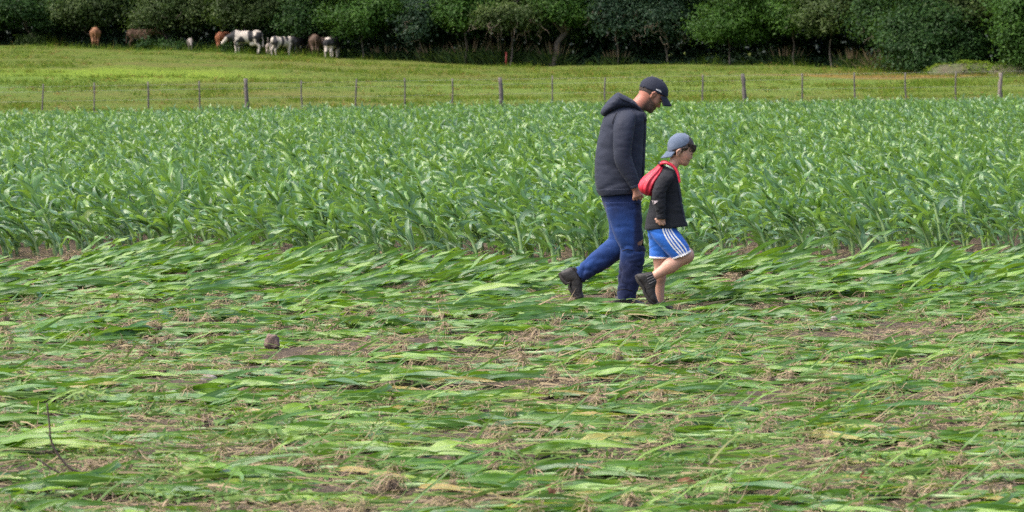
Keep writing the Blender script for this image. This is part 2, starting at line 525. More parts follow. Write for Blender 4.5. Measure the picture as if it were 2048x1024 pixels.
def strips(p0, d, L, W, tint, S=2, droop=0.0, nrm=None):
    """thin ribbons; p0,d (n,3)"""
    n = len(p0); s = np.linspace(0, 1, S + 1)
    if nrm is None: nrm = unit(RNG.normal(size=(n, 3)) * .6 + np.array([0, -.4, 1]))
    side = unit(np.cross(d, nrm))
    C = p0[:, None] + d[:, None] * (L[:, None] * s[None])[..., None]
    C[..., 2] -= (np.asarray(droop) * s[None] ** 2 * np.ones((n, 1)) * L[:, None])
    w = (W[:, None] * np.maximum(1 - s[None] ** 2, .12))[..., None] * .5
    V = np.stack([C + side[:, None] * w, C - side[:, None] * w], 2).reshape(n, -1, 3)
    A = np.zeros((n, (S + 1) * 2, 3)); A[..., 2] = tint[:, None]
    i = np.arange(S) * 2
    f = np.stack([i, i + 1, i + 3, i + 2], -1)
    return V, A, f

def leaf_cloud(P, nrm, size, tint):
    """diamond shaped leaves at P, facing nrm"""
    n = len(P)
    a = unit(np.cross(nrm, RNG.normal(size=(n, 3)))); bb = np.cross(nrm, a)
    sz = size[:, None]
    V = np.stack([P - a * sz, P + bb * sz * .5 - nrm * sz * .12, P + a * sz, P - bb * sz * .5 - nrm * sz * .12], 1)
    A = np.zeros((n, 4, 3)); A[..., 2] = tint[:, None]; A[:, :, 0] = .2
    return V, A, np.array([[0, 1, 2, 3]])

# ---------------------------------------------------------------- the wood along the pasture
def foliage_mat(name, base, bright):
    dk = tuple(x * .55 for x in base)
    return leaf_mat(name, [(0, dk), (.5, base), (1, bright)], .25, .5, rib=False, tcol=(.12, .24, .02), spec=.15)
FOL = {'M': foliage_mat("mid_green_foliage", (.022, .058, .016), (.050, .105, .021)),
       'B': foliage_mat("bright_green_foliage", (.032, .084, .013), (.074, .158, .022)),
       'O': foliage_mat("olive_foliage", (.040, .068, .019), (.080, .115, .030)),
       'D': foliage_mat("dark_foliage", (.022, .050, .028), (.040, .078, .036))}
BARK = plain("tree_bark", (.13, .11, .09), (.045, .038, .032), 4, .9, .6, .02)
TWIGM = plain("bare_twig_bark", (.25, .20, .15), (.12, .09, .07), 6, .9)
MPP = lambda d: d / FPX      # metres per photo pixel at distance d

def crown_mesh(blobs, ncl, per, size, sig):
    Ps, Ns, Ts, Zs = [], [], [], []
    for (c, r, dens) in blobs:
        k = max(6, int(ncl * dens))
        u = unit(RNG.normal(size=(k, 3)) * np.array([1, 1.0, 1]) + np.array([0, -.45, .12]))
        cc = c + u * r * np.where(RNG.uniform(0, 1, (k, 1)) < .28, RNG.uniform(1.0, 1.38, (k, 1)), RNG.uniform(.5, 1.0, (k, 1)))
        q = max(4, int(per))
        csig = sig * RNG.uniform(.6, 1.35, (k, 1, 1))
        off = RNG.normal(size=(k, q, 3)) * np.array([1, 1, .62]) * csig
        pts = cc[:, None] + off
        nn = unit(.45 * unit(off) + .45 * u[:, None] + np.array([0, 0, .75]) + .42 * RNG.normal(size=(k, q, 3)))
        tt = np.clip(RNG.normal(.5, .17, (k, 1)) + RNG.normal(0, .14, (k, q)), 0, 1)
        Ps.append(pts.reshape(-1, 3)); Ns.append(nn.reshape(-1, 3)); Ts.append(tt.ravel())
    P, Nn, T = np.concatenate(Ps), np.concatenate(Ns), np.concatenate(Ts)
    return flat_batch(*leaf_cloud(P, Nn, size * RNG.uniform(.6, 1.35, len(P)), T))

def wander(p, q, n, amp):
    t = np.linspace(0, 1, n)[:, None]
    P = p + (q - p) * t
    j = RNG.normal(size=(n, 3)) * amp; j[0] = j[-1] = 0
    return crom(P + j, 3)

def tree(name, label, px, blobs, kind, dd=0.0, trunk_px=None, trunk_r=.06, size=.085, lean=0.0, twigs=0, ncl=84, per=84, up=True):
    """blobs: (px, py, rx, ry) in photo pixels at the tree's own distance"""
    d = float(np.interp((px - 1024) / FPX, T_K, E_D)) + dd
    mp = MPP(d)
    tpx = px if trunk_px is None else trunk_px
    x0 = (tpx - 1024) * mp; z0 = float(terrain(x0, d))
    root = empty(name, (x0, d, z0))
    tag(root, label, 'tree', 'trees along the edge of the wood')
    bl = []
    for (bx, by, rx, ry) in blobs:
        c = at(bx, by, d) - np.array([x0, d, z0])
        bl.append((c, np.array([rx * mp, max(rx, ry) * mp * .9, ry * mp]), rx * ry / 2000.))
    if up:    # the part of the crown above the picture
        bx, by, rx, ry = blobs[0]
        for k in range(3):
            c = at(bx + random.uniform(-.5, .5) * rx, by - ry * .7 - 45 - 50 * k, d + random.uniform(0, 3)) - np.array([x0, d, z0])
            bl.append((c, np.array([rx * mp * 1.15, rx * mp * 1.1, 45 * mp]), .55))
    V, F, A = crown_mesh(bl, ncl, per, size, .36)
    add("crown", make_mesh("crown", V, F, False, {'leaf': A}), FOL[kind], root)
    mb = MB()
    top = bl[0][0] + np.array([0, .3, .4])
    P = wander(np.array([0, .25, -.15]), top + np.array([0, .8, 0]), 6, .10)
    mb.put(*tube(P, np.linspace(trunk_r, trunk_r * .5, len(P)), 9))
    for (c, r, _) in bl:
        for k in range(3):
            a = P[random.randint(len(P) // 2, len(P) - 1)]
            e = c + unit(RNG.normal(size=3)) * r * .75
            Q = wander(a, e, 5, .12)
            mb.put(*tube(Q, np.linspace(trunk_r * .42, .012, len(Q)), 6))
    mb.build("trunk", BARK, root)
    if twigs:
        mb = MB()
        for k in range(twigs):
            c, r, _ = bl[random.randint(0, max(0, len(blobs) - 1))]
            a = c + np.array([random.uniform(-.8, .8) * r[0], -r[1] * random.uniform(.3, .9), -r[2] * random.uniform(.2, .8)])
            e = a + np.array([random.uniform(-.9, .9), random.uniform(-.5, .2), random.uniform(-1.0, -.25)])
            Q = wander(a, e, 5, .10)
            mb.put(*tube(Q, np.linspace(.022, .006, len(Q)), 5))
        mb.build("bare_twigs", TWIGM, root)
    return root

tree("broadleaf_tree", "mid green tree with thin pale trunk at the left end of the wood", 40, [(30, 18, 62, 30), (95, 40, 26, 14), (118, 14, 30, 30)], 'M', trunk_px=80, trunk_r=.1)
tree("broadleaf_tree", "olive green tree overhanging the tan cow seen from behind", 185, [(160, 14, 52, 26), (205, 8, 45, 30), (175, 36, 40, 12)], 'O', dd=.6)
tree("broadleaf_tree", "dim olive tree above the brown cow standing in the shade", 330, [(330, 14, 50, 28), (300, 45, 36, 11), (385, 20, 36, 28)], 'O', dd=.5, twigs=8)
tree("broadleaf_tree", "pale olive rounded tree over the rear of the big black and white cow", 490, [(485, 28, 48, 22), (470, 8, 40, 20), (540, 14, 36, 24)], 'O')
tree("broadleaf_tree", "mid green tree hanging low over the small black and white cow", 600, [(600, 22, 46, 40), (575, 48, 26, 16), (640, 50, 28, 18)], 'M', dd=.3)
tree("broadleaf_tree", "bright green tree just right of the grazing herd", 725, [(715, 34, 62, 28), (770, 12, 50, 26), (690, 60, 24, 12)], 'B', dd=-.5)
tree("broadleaf_tree", "dark bushy tree drooping between two bright green trees", 840, [(842, 38, 44, 40), (860, 10, 44, 28)], 'D', dd=.3, twigs=10)
tree("broadleaf_tree", "bright green tree left of the bare arching branches", 930, [(930, 24, 42, 28), (965, 6, 36, 20), (905, 8, 34, 26)], 'B')
tree("broadleaf_tree", "olive tree with bare arching branches beneath its crown", 1020, [(1025, 28, 62, 22), (1060, 45, 34, 14), (985, 40, 30, 14)], 'O', dd=-.3, twigs=26)
tree("broadleaf_tree", "bright green tree on a thick pale leaning trunk", 1130, [(1150, 26, 40, 22), (1110, 8, 44, 24), (1180, 14, 26, 26)], 'B', trunk_px=1103, trunk_r=.22)
tree("broadleaf_tree", "dark tree with hanging dead twigs right above the man's cap", 1235, [(1235, 40, 46, 30), (1260, 8, 44, 26), (1210, 12, 30, 26)], 'D', dd=.2, twigs=30)
tree("broadleaf_tree", "dark fine leaved tree beside the wide bright green tree", 1335, [(1330, 30, 44, 34), (1350, 62, 40, 14)], 'D', dd=.6, twigs=14)
tree("broadleaf_tree", "wide bright green tree with layered drooping boughs", 1460, [(1455, 42, 68, 26), (1490, 60, 50, 15), (1425, 66, 36, 12), (1500, 16, 56, 24)], 'B', dd=-.8)
tree("broadleaf_tree", "small bright green tree between the layered tree and the olive tree", 1590, [(1585, 45, 32, 20), (1565, 18, 36, 22)], 'B', dd=.5)
tree("broadleaf_tree", "olive tree over the darkest hollow of the wood", 1665, [(1660, 22, 56, 32), (1700, 8, 40, 24), (1630, 45, 26, 12)], 'O', dd=.4)
tree("broadleaf_tree", "mid green tree with creepers behind the brown dry bush", 1755, [(1750, 34, 40, 42), (1775, 72, 30, 24)], 'M', dd=.5, twigs=10)
tree("broadleaf_tree", "big dense tree whose boughs reach almost to the ground", 1860, [(1840, 78, 66, 34), (1915, 88, 48, 32), (1880, 40, 60, 34), (1800, 60, 34, 30), (1870, 118, 80, 20)], 'M', dd=-.3, ncl=120)
tree("broadleaf_tree", "olive leaved tree rising behind the big dense tree", 1930, [(1925, 16, 52, 26), (1965, 36, 26, 28)], 'O', dd=2.2)
tree("broadleaf_tree", "bright green tree at the right end beyond the dark gap", 2040, [(2050, 62, 44, 52), (2035, 14, 40, 28), (2065, 118, 40, 22)], 'B', dd=.2)
tree("broadleaf_tree", "broad dark tree just outside the left of the herd's pasture", -60, [(-80, 20, 80, 40)], 'D')
tree("broadleaf_tree", "broad dark tree past the right end of the wood", 2180, [(2190, 50, 90, 70)], 'D')

# the depth of the wood behind: nobody could count it
n = 170000
xs = RNG.uniform(-56, 56, n); dep = RNG.uniform(2.5, 24, n)
ybase = np.interp(xs / 195, T_K, E_D)
yy = ybase + dep
zz = RNG.uniform(0, 1, n)
hgt = np.where(dep > 13, RNG.uniform(0, 12, n), RNG.uniform(3.4, 12, n))
P = np.stack([xs, yy, terrain(xs, np.minimum(yy, 226)) + hgt], -1)
cl = vnoise(P * .45)
P = P[(cl > .46) | (dep > 13)]
n = len(P)
V, F, A = flat_batch(*leaf_cloud(P, unit(RNG.normal(size=(n, 3)) + np.array([0, -.2, .8])), RNG.uniform(.22, .5, n), RNG.uniform(.0, .7, n)))
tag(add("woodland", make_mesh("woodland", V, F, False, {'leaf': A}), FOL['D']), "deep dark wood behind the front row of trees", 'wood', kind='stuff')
n = 105000
xs = RNG.uniform(-46, 46, n); dep = RNG.uniform(.9, 6.5, n)
yy = np.interp(xs / 195, T_K, E_D) + dep
bot = 1.0 + 2.6 * (fbm(np.stack([xs * .33, 0 * xs, 0 * xs + 3], -1), 3) - .25) + .12 * dep
hg = bot + RNG.uniform(0, 1, n) ** 1.2 * 4.6
cl = fbm(np.stack([xs * .9, dep * .7, hg * 1.1], -1), 3)
ok = (cl > .46) & (hg > .8); xs, yy, hg, cl = xs[ok], yy[ok], hg[ok], cl[ok]; n = len(xs)
P = np.stack([xs, yy, terrain(xs, yy) + hg], -1)
V, F, A = flat_batch(*leaf_cloud(P, unit(RNG.normal(size=(n, 3)) * .7 + np.array([0, -.5, .8])), RNG.uniform(.07, .15, n), np.clip((cl - .46) * 3 + RNG.normal(.1, .15, n), 0, 1)))
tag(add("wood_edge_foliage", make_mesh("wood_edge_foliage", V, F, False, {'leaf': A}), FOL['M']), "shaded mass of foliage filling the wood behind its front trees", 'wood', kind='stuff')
# dim undergrowth inside the wood
n = 26000
xs = RNG.uniform(-50, 50, n); dep = RNG.gamma(1.6, 1.2, n) + .3
ybase = np.interp(xs / 195, T_K, E_D); yy = ybase + dep
dens = fbm(np.stack([xs * .22, dep * .3, 0 * xs], -1), 3)
hg = (RNG.uniform(0, 1, n) ** 1.6) * 1.7 * np.clip(dens * 2.4 - .55, .08, 1.4)
P = np.stack([xs, yy, terrain(xs, yy) + hg], -1)
V, F, A = flat_batch(*leaf_cloud(P, unit(RNG.normal(size=(n, 3)) + np.array([0, -.5, .7])), RNG.uniform(.06, .16, n), RNG.uniform(.0, .8, n)))
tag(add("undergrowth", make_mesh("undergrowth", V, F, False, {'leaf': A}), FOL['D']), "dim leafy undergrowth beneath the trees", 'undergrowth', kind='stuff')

# tall grass clumps and bushes at the foot of the trees
BLADE = {'g': leaf_mat("tall_grass_blade", [(0, (.015, .035, .014)), (.6, (.035, .07, .022)), (1, (.10, .115, .045))], .2, .6, rib=False, spec=.1),
         'b': leaf_mat("dry_grass_blade", [(0, (.045, .05, .022)), (.6, (.10, .085, .05)), (1, (.17, .12, .075))], .2, .7, rib=False, spec=.1)}
def grass_clump(name, label, px, py, w, h, kind, n=170, dd=.3):
    d = float(np.interp((px - 1024) / FPX, T_K, E_D)) + dd
    mp = MPP(d); p = at(px, py, d); p[2] = float(terrain(p[0], d))
    root = empty(name, p)
    tag(root, label, 'grass clump', 'tall grass clumps under the trees')
    bx = RNG.normal(0, .3, n) * w * mp; by = RNG.normal(0, .25, n)
    az = np.arctan2(by, bx) + RNG.normal(0, .5, n)
    e0 = R(82) - np.abs(RNG.normal(0, .35, n)); L = h * mp * RNG.uniform(.55, 1.15, n)
    V, A, f = leaf_batch(np.stack([bx, by, 0 * bx], -1), az, e0, RNG.uniform(.1, 1.3, n), L, RNG.uniform(.03, .06, n), RNG.normal(0, .8, n), RNG.normal(0, .4, n), 0 * L, np.clip(RNG.normal(.5, .25, n), 0, 1), S=5)
    V, F, A = flat_batch(V, A, f)
    add("blades", make_mesh("blades", V, F, True, {'leaf': A}), BLADE[kind], root)
    k = 26
    bx = RNG.normal(0, .3, k) * w * mp
    V, A, f = strips(np.stack([bx, RNG.normal(0, .2, k), 0 * bx + h * mp * .55], -1), unit(np.stack([bx * .6, RNG.normal(0, .15, k), np.ones(k)], -1)), h * mp * RNG.uniform(.4, .7, k), np.full(k, .05), RNG.uniform(.6, 1, k), 3)
    V, F, A = flat_batch(V, A, f)
    add("seed_heads", make_mesh("seed_heads", V, F, True, {'leaf': A}), BLADE['b'], root)
grass_clump("grass_clump", "tall plumed grass clump in front of the pale leaning trunk", 1110, 133, 62, 44, 'g', 220)
grass_clump("grass_clump", "dark tall grass clump right behind the red marker post", 1005, 128, 90, 50, 'g', 260, dd=.6)
grass_clump("grass_clump", "green tall grass clump left of the red marker post", 940, 126, 80, 44, 'g', 220, dd=.4)
grass_clump("grass_clump", "short dark grass clump under the drooping dark tree", 868, 122, 70, 34, 'g', 160, dd=.2)
grass_clump("grass_clump", "grass clump under the first bright tree past the herd", 775, 117, 60, 26, 'g', 120)
grass_clump("grass_clump", "grassy tuft under the dark tree with hanging dead twigs", 1235, 126, 50, 26, 'g', 100)
grass_clump("grass_clump", "sparse grass clump at the edge of the darkest hollow", 1570, 126, 60, 34, 'g', 100, dd=.6)
grass_clump("grass_clump", "green grass clump left of the brown dry bush", 1705, 134, 52, 36, 'g', 170)
grass_clump("dry_bush", "brown dry bushy clump at the foot of the wood", 1768, 141, 62, 42, 'b', 240)
for px, lab in ((300, "leafy green bush hiding the legs of the shaded brown cow"), (345, "green bush beside the small grey calf"), (60, "low rusty bush near the pale thin trunk"), (455, "low green bush between the red cow and the big spotted cow")):
    d = float(np.interp((px - 1024) / FPX, T_K, E_D)) - .9; mp = MPP(d)
    x0 = (px - 1024) * mp; z0 = float(terrain(x0, d))
    o = empty("bush", (x0, d, z0)); tag(o, lab, 'bush', 'low bushes along the wood')
    V, F, A = crown_mesh([(np.array([0, 0, .3]), np.array([.7, .5, .42]) * (.6 if px > 400 else 1), 1.0), (np.array([.5, .1, .2]), np.array([.4, .4, .3]) * (.6 if px > 400 else 1), .5)], 40, 22, .075, .14)
    add("foliage", make_mesh("foliage", V, F, False, {'leaf': A}), FOL['O' if px == 60 else 'M'], o)
    mb = MB()
    for k in range(5):
        Q = wander(np.zeros(3), np.array([random.uniform(-.4, .4), random.uniform(-.2, .2), random.uniform(.3, .6)]), 4, .03); mb.put(*tube(Q, np.linspace(.02, .006, len(Q)), 5))
    mb.build("stems", BARK, o)

# creeper covered mounds at the right end
MOUND = plain("mound_earth", (.055, .085, .02), (.07, .055, .035), 1.2, .9, .8, .1)
def mound(label, px, py, w, h, dd):
    d = float(np.interp((px - 1024) / FPX, T_K, E_D)) + dd; mp = MPP(d)
    p = at(px, py, d); p[2] = float(terrain(p[0], d))
    o = empty("creeper_mound", p); tag(o, label, 'mound', 'overgrown mounds at the end of the wood')
    rx, rz = w * mp * .5, h * mp
    th, ph = np.meshgrid(np.linspace(0, 2 * math.pi, 40, endpoint=False), np.linspace(0, math.pi / 2, 14), indexing='ij')
    P = np.stack([np.cos(th) * np.cos(ph) * rx, np.sin(th) * np.cos(ph) * 1.3, np.sin(ph) * rz - .05], -1)
    P[..., 2] += (fbm(P * 1.7 + px, 3) - .5) * rz * .7 * np.cos(ph) * 1.4
    P[..., 2] = np.maximum(P[..., 2], -.1)
    i = np.arange(40)[:, None]; j = np.arange(13)[None]
    f = np.stack([i * 14 + j, ((i + 1) % 40) * 14 + j, ((i + 1) % 40) * 14 + j + 1, i * 14 + j + 1], -1).reshape(-1, 4)
    add("earth", make_mesh("earth", P.reshape(-1, 3), f), MOUND, o)
    k = int(2600 * w / 150)
    q = P.reshape(-1, 3)[RNG.integers(0, 560, k)] + RNG.normal(size=(k, 3)) * np.array([.12, .12, .04])
    ok = fbm(q * 1.3 + px, 2) > .42; q = q[ok]; k = len(q)
    V, F, A = flat_batch(*leaf_cloud(q + np.array([0, 0, .04]), unit(RNG.normal(size=(k, 3)) * .6 + np.array([0, -.3, 1])), RNG.uniform(.04, .09, k), RNG.uniform(.15, .6, k)))
    add("creepers", make_mesh("creepers", V, F, False, {'leaf': A}), GRASS, o)
mound("small rounded green mound left of the long overgrown mound", 1848, 150, 62, 15, -1.0)
mound("long overgrown mound with bare earth patches behind the fence", 1930, 151, 150, 26, -1.2)
mound("overgrown mound running out of the photo on the right", 2035, 150, 120, 26, .5)

# red marker post at the foot of the wood
REDP = plain("red_paint", (.26, .025, .025), (.17, .015, .015), 20, .6)
p = at(1012, 131, 187.0); p[2] = float(terrain(p[0], 187.0))
o = empty("marker_post", p); tag(o, "small red marker post standing in tall grass under the trees", 'marker post')
add("post", make_mesh("post", *tube([[0, 0, 0], [.01, 0, .35], [.02, 0, .72]], [.045, .045, .04], 8)), REDP, o)
add("cap", make_mesh("cap", *tube([[.02, 0, .72], [.02, 0, .80]], [.06, .03], 8)), REDP, o)

# turf blades over the pasture
n = 42000
yy = RNG.uniform(FENCE_Y - 4, 200, n); tt = RNG.uniform(-.185, .185, n); xs = tt * yy
ok = yy < np.interp(tt, T_K, E_D) + 1.5; xs, yy = xs[ok], yy[ok]
dens = fbm(np.stack([xs * .25, yy * .4, 0 * xs], -1), 4)
ok = RNG.uniform(0, 1, len(xs)) < sstep(.42, .62, dens) + .10; xs, yy, dens = xs[ok], yy[ok], dens[ok]
edge = sstep(4.5, 0, edge_d(xs, yy) - yy)
rep = 7
xs, yy, edge, dens = [np.repeat(a, rep) for a in (xs, yy, edge, dens)]
n = len(xs); xs = xs + RNG.normal(0, .09, n); yy = yy + RNG.normal(0, .07, n)
L = RNG.uniform(.05, .17, n) * (1 + 1.9 * edge) * (.7 + 1.2 * sstep(.5, .7, dens))
dirs = unit(np.stack([RNG.normal(0, .5, n), RNG.normal(0, .5, n), np.ones(n)], -1))
tint = np.clip(.22 + .55 * fbm(np.stack([xs * .5, yy * .6, 3 + 0 * xs], -1), 3) + RNG.normal(0, .10, n) + np.repeat(RNG.normal(0, .2, n // rep), rep) - .3 * edge, 0, 1)
tint = np.where((xs - 18) ** 2 / 40 + (yy - 163) ** 2 / 20 < 1, np.clip(tint + .4, 0, 1), tint)
V, A, f = strips(np.stack([xs, yy, terrain(xs, yy) - .01], -1), dirs, L, RNG.uniform(.012, .03, n), tint, 1, .0)
V, F, A = flat_batch(V, A, f)
tag(add("pasture_grass", make_mesh("pasture_grass", V, F, False, {'leaf': A}), GRASS), "short grazed grass and weeds of the pasture", 'grass', kind='stuff')

n = 1500
yy = RNG.uniform(FENCE_Y + 2, 196, n); tt = RNG.uniform(-.185, .185, n); xs = tt * yy
ok = (yy < edge_d(xs, yy)) & (RNG.uniform(0, 1, n) < .12 + 1.1 * sstep(.48, .62, fbm(np.stack([xs * .11, yy * .16, 9 + 0 * xs], -1), 3))); xs, yy = xs[ok], yy[ok]; n = len(xs)
k = 22; r = np.repeat(RNG.uniform(.08, .26, n), k)
c = np.repeat(np.stack([xs, yy, terrain(xs, yy)], -1), k, 0); m_ = len(c)
off = RNG.normal(size=(m_, 3)) * np.stack([r, r, r * .5], -1); off[:, 2] = np.abs(off[:, 2]) + .02
V, F, A = flat_batch(*leaf_cloud(c + off, unit(RNG.normal(size=(m_, 3)) + np.array([0, -.6, .6])), RNG.uniform(.02, .06, m_), np.clip(np.repeat(RNG.choice([.1, .25, .8, .9], n), k) + RNG.normal(0, .1, m_), 0, 1)))
tag(add("pasture_weeds", make_mesh("pasture_weeds", V, F, False, {'leaf': A}), GRASS), "dark and brown weed tufts dotted over the pasture", 'weeds', kind='stuff')

# ---------------------------------------------------------------- fence between crop and pasture
WOODP = plain("weathered_post_wood", (.15, .135, .12), (.055, .05, .045), 9, .9, .6, .01)
PALEP = plain("pale_post_wood", (.24, .21, .18), (.10, .085, .07), 9, .9, .6, .01)
WIRE = plain("fence_wire", (.30, .30, .30), (.2, .19, .18), 5, .6, 0)
fence = empty("wire_fence", (0, FENCE_Y, 0))
tag(fence, "post and wire fence between the maize field and the pasture", 'fence')
fpx = [(-20, 0), (85, 0), (190, 0), (297, 0), (399, 0), (495, 1), (606, 0), (711, 0), (812, 0), (905, 0), (1003, 1), (1103, 0), (1208, 0), (1304, 0), (1406, 0), (1493, 1), (1603, 0), (1708, 0), (1811, 0), (1911, 0), (1998, 2), (2100, 0)]
tops = []
for k, (px, thick) in enumerate(fpx):
    x = (px - 1024) * FENCE_Y / FPX; z = float(terrain(x, FENCE_Y))
    h = 1.50 - .003 * x + random.uniform(-.05, .07) + (.06 if thick else 0) - (.12 if thick == 2 else 0)
    ln = random.uniform(-.06, .06) + (-.10 if px == 1493 else 0) + (.0)
    r = (.034, .088, .085)[thick]
    n = 9; t = np.linspace(0, 1, n)
    P = np.stack([x + ln * (1 - t) * -1 * h * .0 + (t * ln) + .012 * np.sin(t * 7 + k), 0 * t, z - .2 + t * (h + .2)], -1)
    rr = r * (1 - .18 * t) * (1 + .12 * np.sin(t * 23 + k * 3))
    V, Fs = tube(P, rr, 10)
    V = V + (vnoise(V * np.array([30, 30, 9]) + k)[:, None] - .5) * np.array([.02, .02, .0]) * (1 + thick)
    pst = add("fence_post", make_mesh("fence_post", V, Fs), PALEP if thick == 2 else WOODP, fence)
    if thick: pst['label'] = "thick weathered strainer post" if thick == 1 else "thick pale splintered post with a dark top"
    tops.append((P[0], P[-1]))
for lv in (.35, .62, .85, .97):
    Q = np.array([a + (b_ - a) * ((.2 + lv * 1.5) / (b_[2] - a[2])) for a, b_ in tops]); Q[:, 1] -= .04
    add("wire", make_mesh("wire", *tube(Q, .0035, 5)), WIRE, fence)

# ---------------------------------------------------------------- maize
def stalk_pts(L, el, az, n=5, curve=0.0):
    s = np.linspace(0, 1, n)
    e = el - curve * s
    dv = np.stack([np.cos(e) * math.cos(az), np.cos(e) * math.sin(az), np.sin(e)], -1)
    return np.concatenate([np.zeros((1, 3)), np.cumsum(dv[1:] * L / (n - 1), 0)])

def lodged_plant(k):
    """k = 0 beaten flat ... 1 half standing; lies towards +x.  Returns stalk, leaves, roots geometry"""
    az0 = RNG.normal(0, .16); el = R(RNG.uniform(0, 4) + k * RNG.uniform(5, 22))
    SL = RNG.uniform(.22, .36)
    SPn = stalk_pts(SL, el, az0, 6, el * .8); SPn[:, 2] += .018
    st = tube(SPn, np.linspace(.013, .008, 6), 7)
    nl = RNG.integers(8, 13)
    f = np.sort(RNG.uniform(.15, 1, nl)); f[-2:] = 1
    base = np.stack([np.interp(f * SL, np.linspace(0, SL, 6), SPn[:, q]) for q in range(3)], -1)
    az = az0 + RNG.normal(0, .27, nl)
    e0 = R(1) + el * .8 + np.abs(RNG.normal(0, R(3.8 + 9.5 * k), nl)); bend = e0 * (1.4 - 1.0 * k) + RNG.uniform(R(-3), R(10 + 12 * k), nl); roll = RNG.normal(.85, .42, nl)
    up = RNG.uniform(0, 1, nl) < .055 * (1 - k)
    e0 = np.where(up, RNG.uniform(R(18), R(45), nl), e0); bend = np.where(up, RNG.uniform(R(5), R(55), nl), bend); roll = np.where(up, RNG.normal(1.25, .3, nl), roll)
    L = RNG.uniform(.32, .58, nl) * (1 - .18 * k); W = RNG.uniform(.029, .054, nl) * (1 + .1 * k); W = np.where(up, W * .38, W); L = np.where(up, L * .62, L)
    tint = np.clip(RNG.normal(.51, .26, nl), 0, .93)
    if k < .5: tint = np.where(RNG.uniform(0, 1, nl) < .03, 1.0, tint)
    tint = np.where(up, np.minimum(tint, .8), tint)
    V, A, ff = leaf_batch(base, az, e0, bend, L, W, roll, RNG.normal(0, .9, nl), RNG.uniform(.3, .9, nl), tint, S=10, fold=.22, ref=RNG.normal(0, .55, nl))
    V[..., 2] = np.where(up[:, None], V[..., 2], V[..., 2] * (.82 + .18 * k))
    zmin = .008 + .018 * RNG.uniform(0, 1, (nl, 1))
    V[..., 2] = np.where(V[..., 2] < zmin, zmin + (V[..., 2] - zmin) * .12, V[..., 2])
    lv = flat_batch(V, A, ff)
    nr = 54
    a = RNG.normal(math.pi, 1.3, nr); e = RNG.normal(.30, .45, nr)
    d = np.stack([np.cos(a) * np.cos(e), np.sin(a) * np.cos(e), np.sin(e)], -1)
    V, A, ff = strips(np.array([[0, 0, .045]]) + RNG.normal(0, .016, (nr, 3)), d, RNG.uniform(.05, .17, nr), RNG.uniform(.003, .007, nr), RNG.uniform(.45, .95, nr), 4, .85)
    V[..., 2] = np.maximum(V[..., 2], .006)
    rt = flat_batch(V, A, ff)
    # the clump of earth held by the roots
    th, ph = np.meshgrid(np.linspace(0, 2 * math.pi, 10, endpoint=False), np.linspace(-.5, math.pi / 2, 6), indexing='ij')
    U = np.stack([np.cos(th) * np.cos(ph), np.sin(th) * np.cos(ph), np.sin(ph)], -1)
    Pb = U * np.array([.04, .036, .034]) * (.5 + .8 * vnoise(U * 2.4 + RNG.uniform(0, 50)))[..., None] + np.array([-.01, 0, .008])
    i = np.arange(10)[:, None]; j = np.arange(5)[None]
    fb = np.stack([i * 6 + j, ((i + 1) % 10) * 6 + j, ((i + 1) % 10) * 6 + j + 1, i * 6 + j + 1], -1).reshape(-1, 4)
    Ab = np.zeros((60, 3)); Ab[:, 2] = .93 + .07 * vnoise(Pb.reshape(-1, 3) * 40)
    rt = (np.concatenate([rt[0], Pb.reshape(-1, 3)]), [rt[1], fb + len(rt[0])], np.concatenate([rt[2], Ab]))
    return st, lv, rt

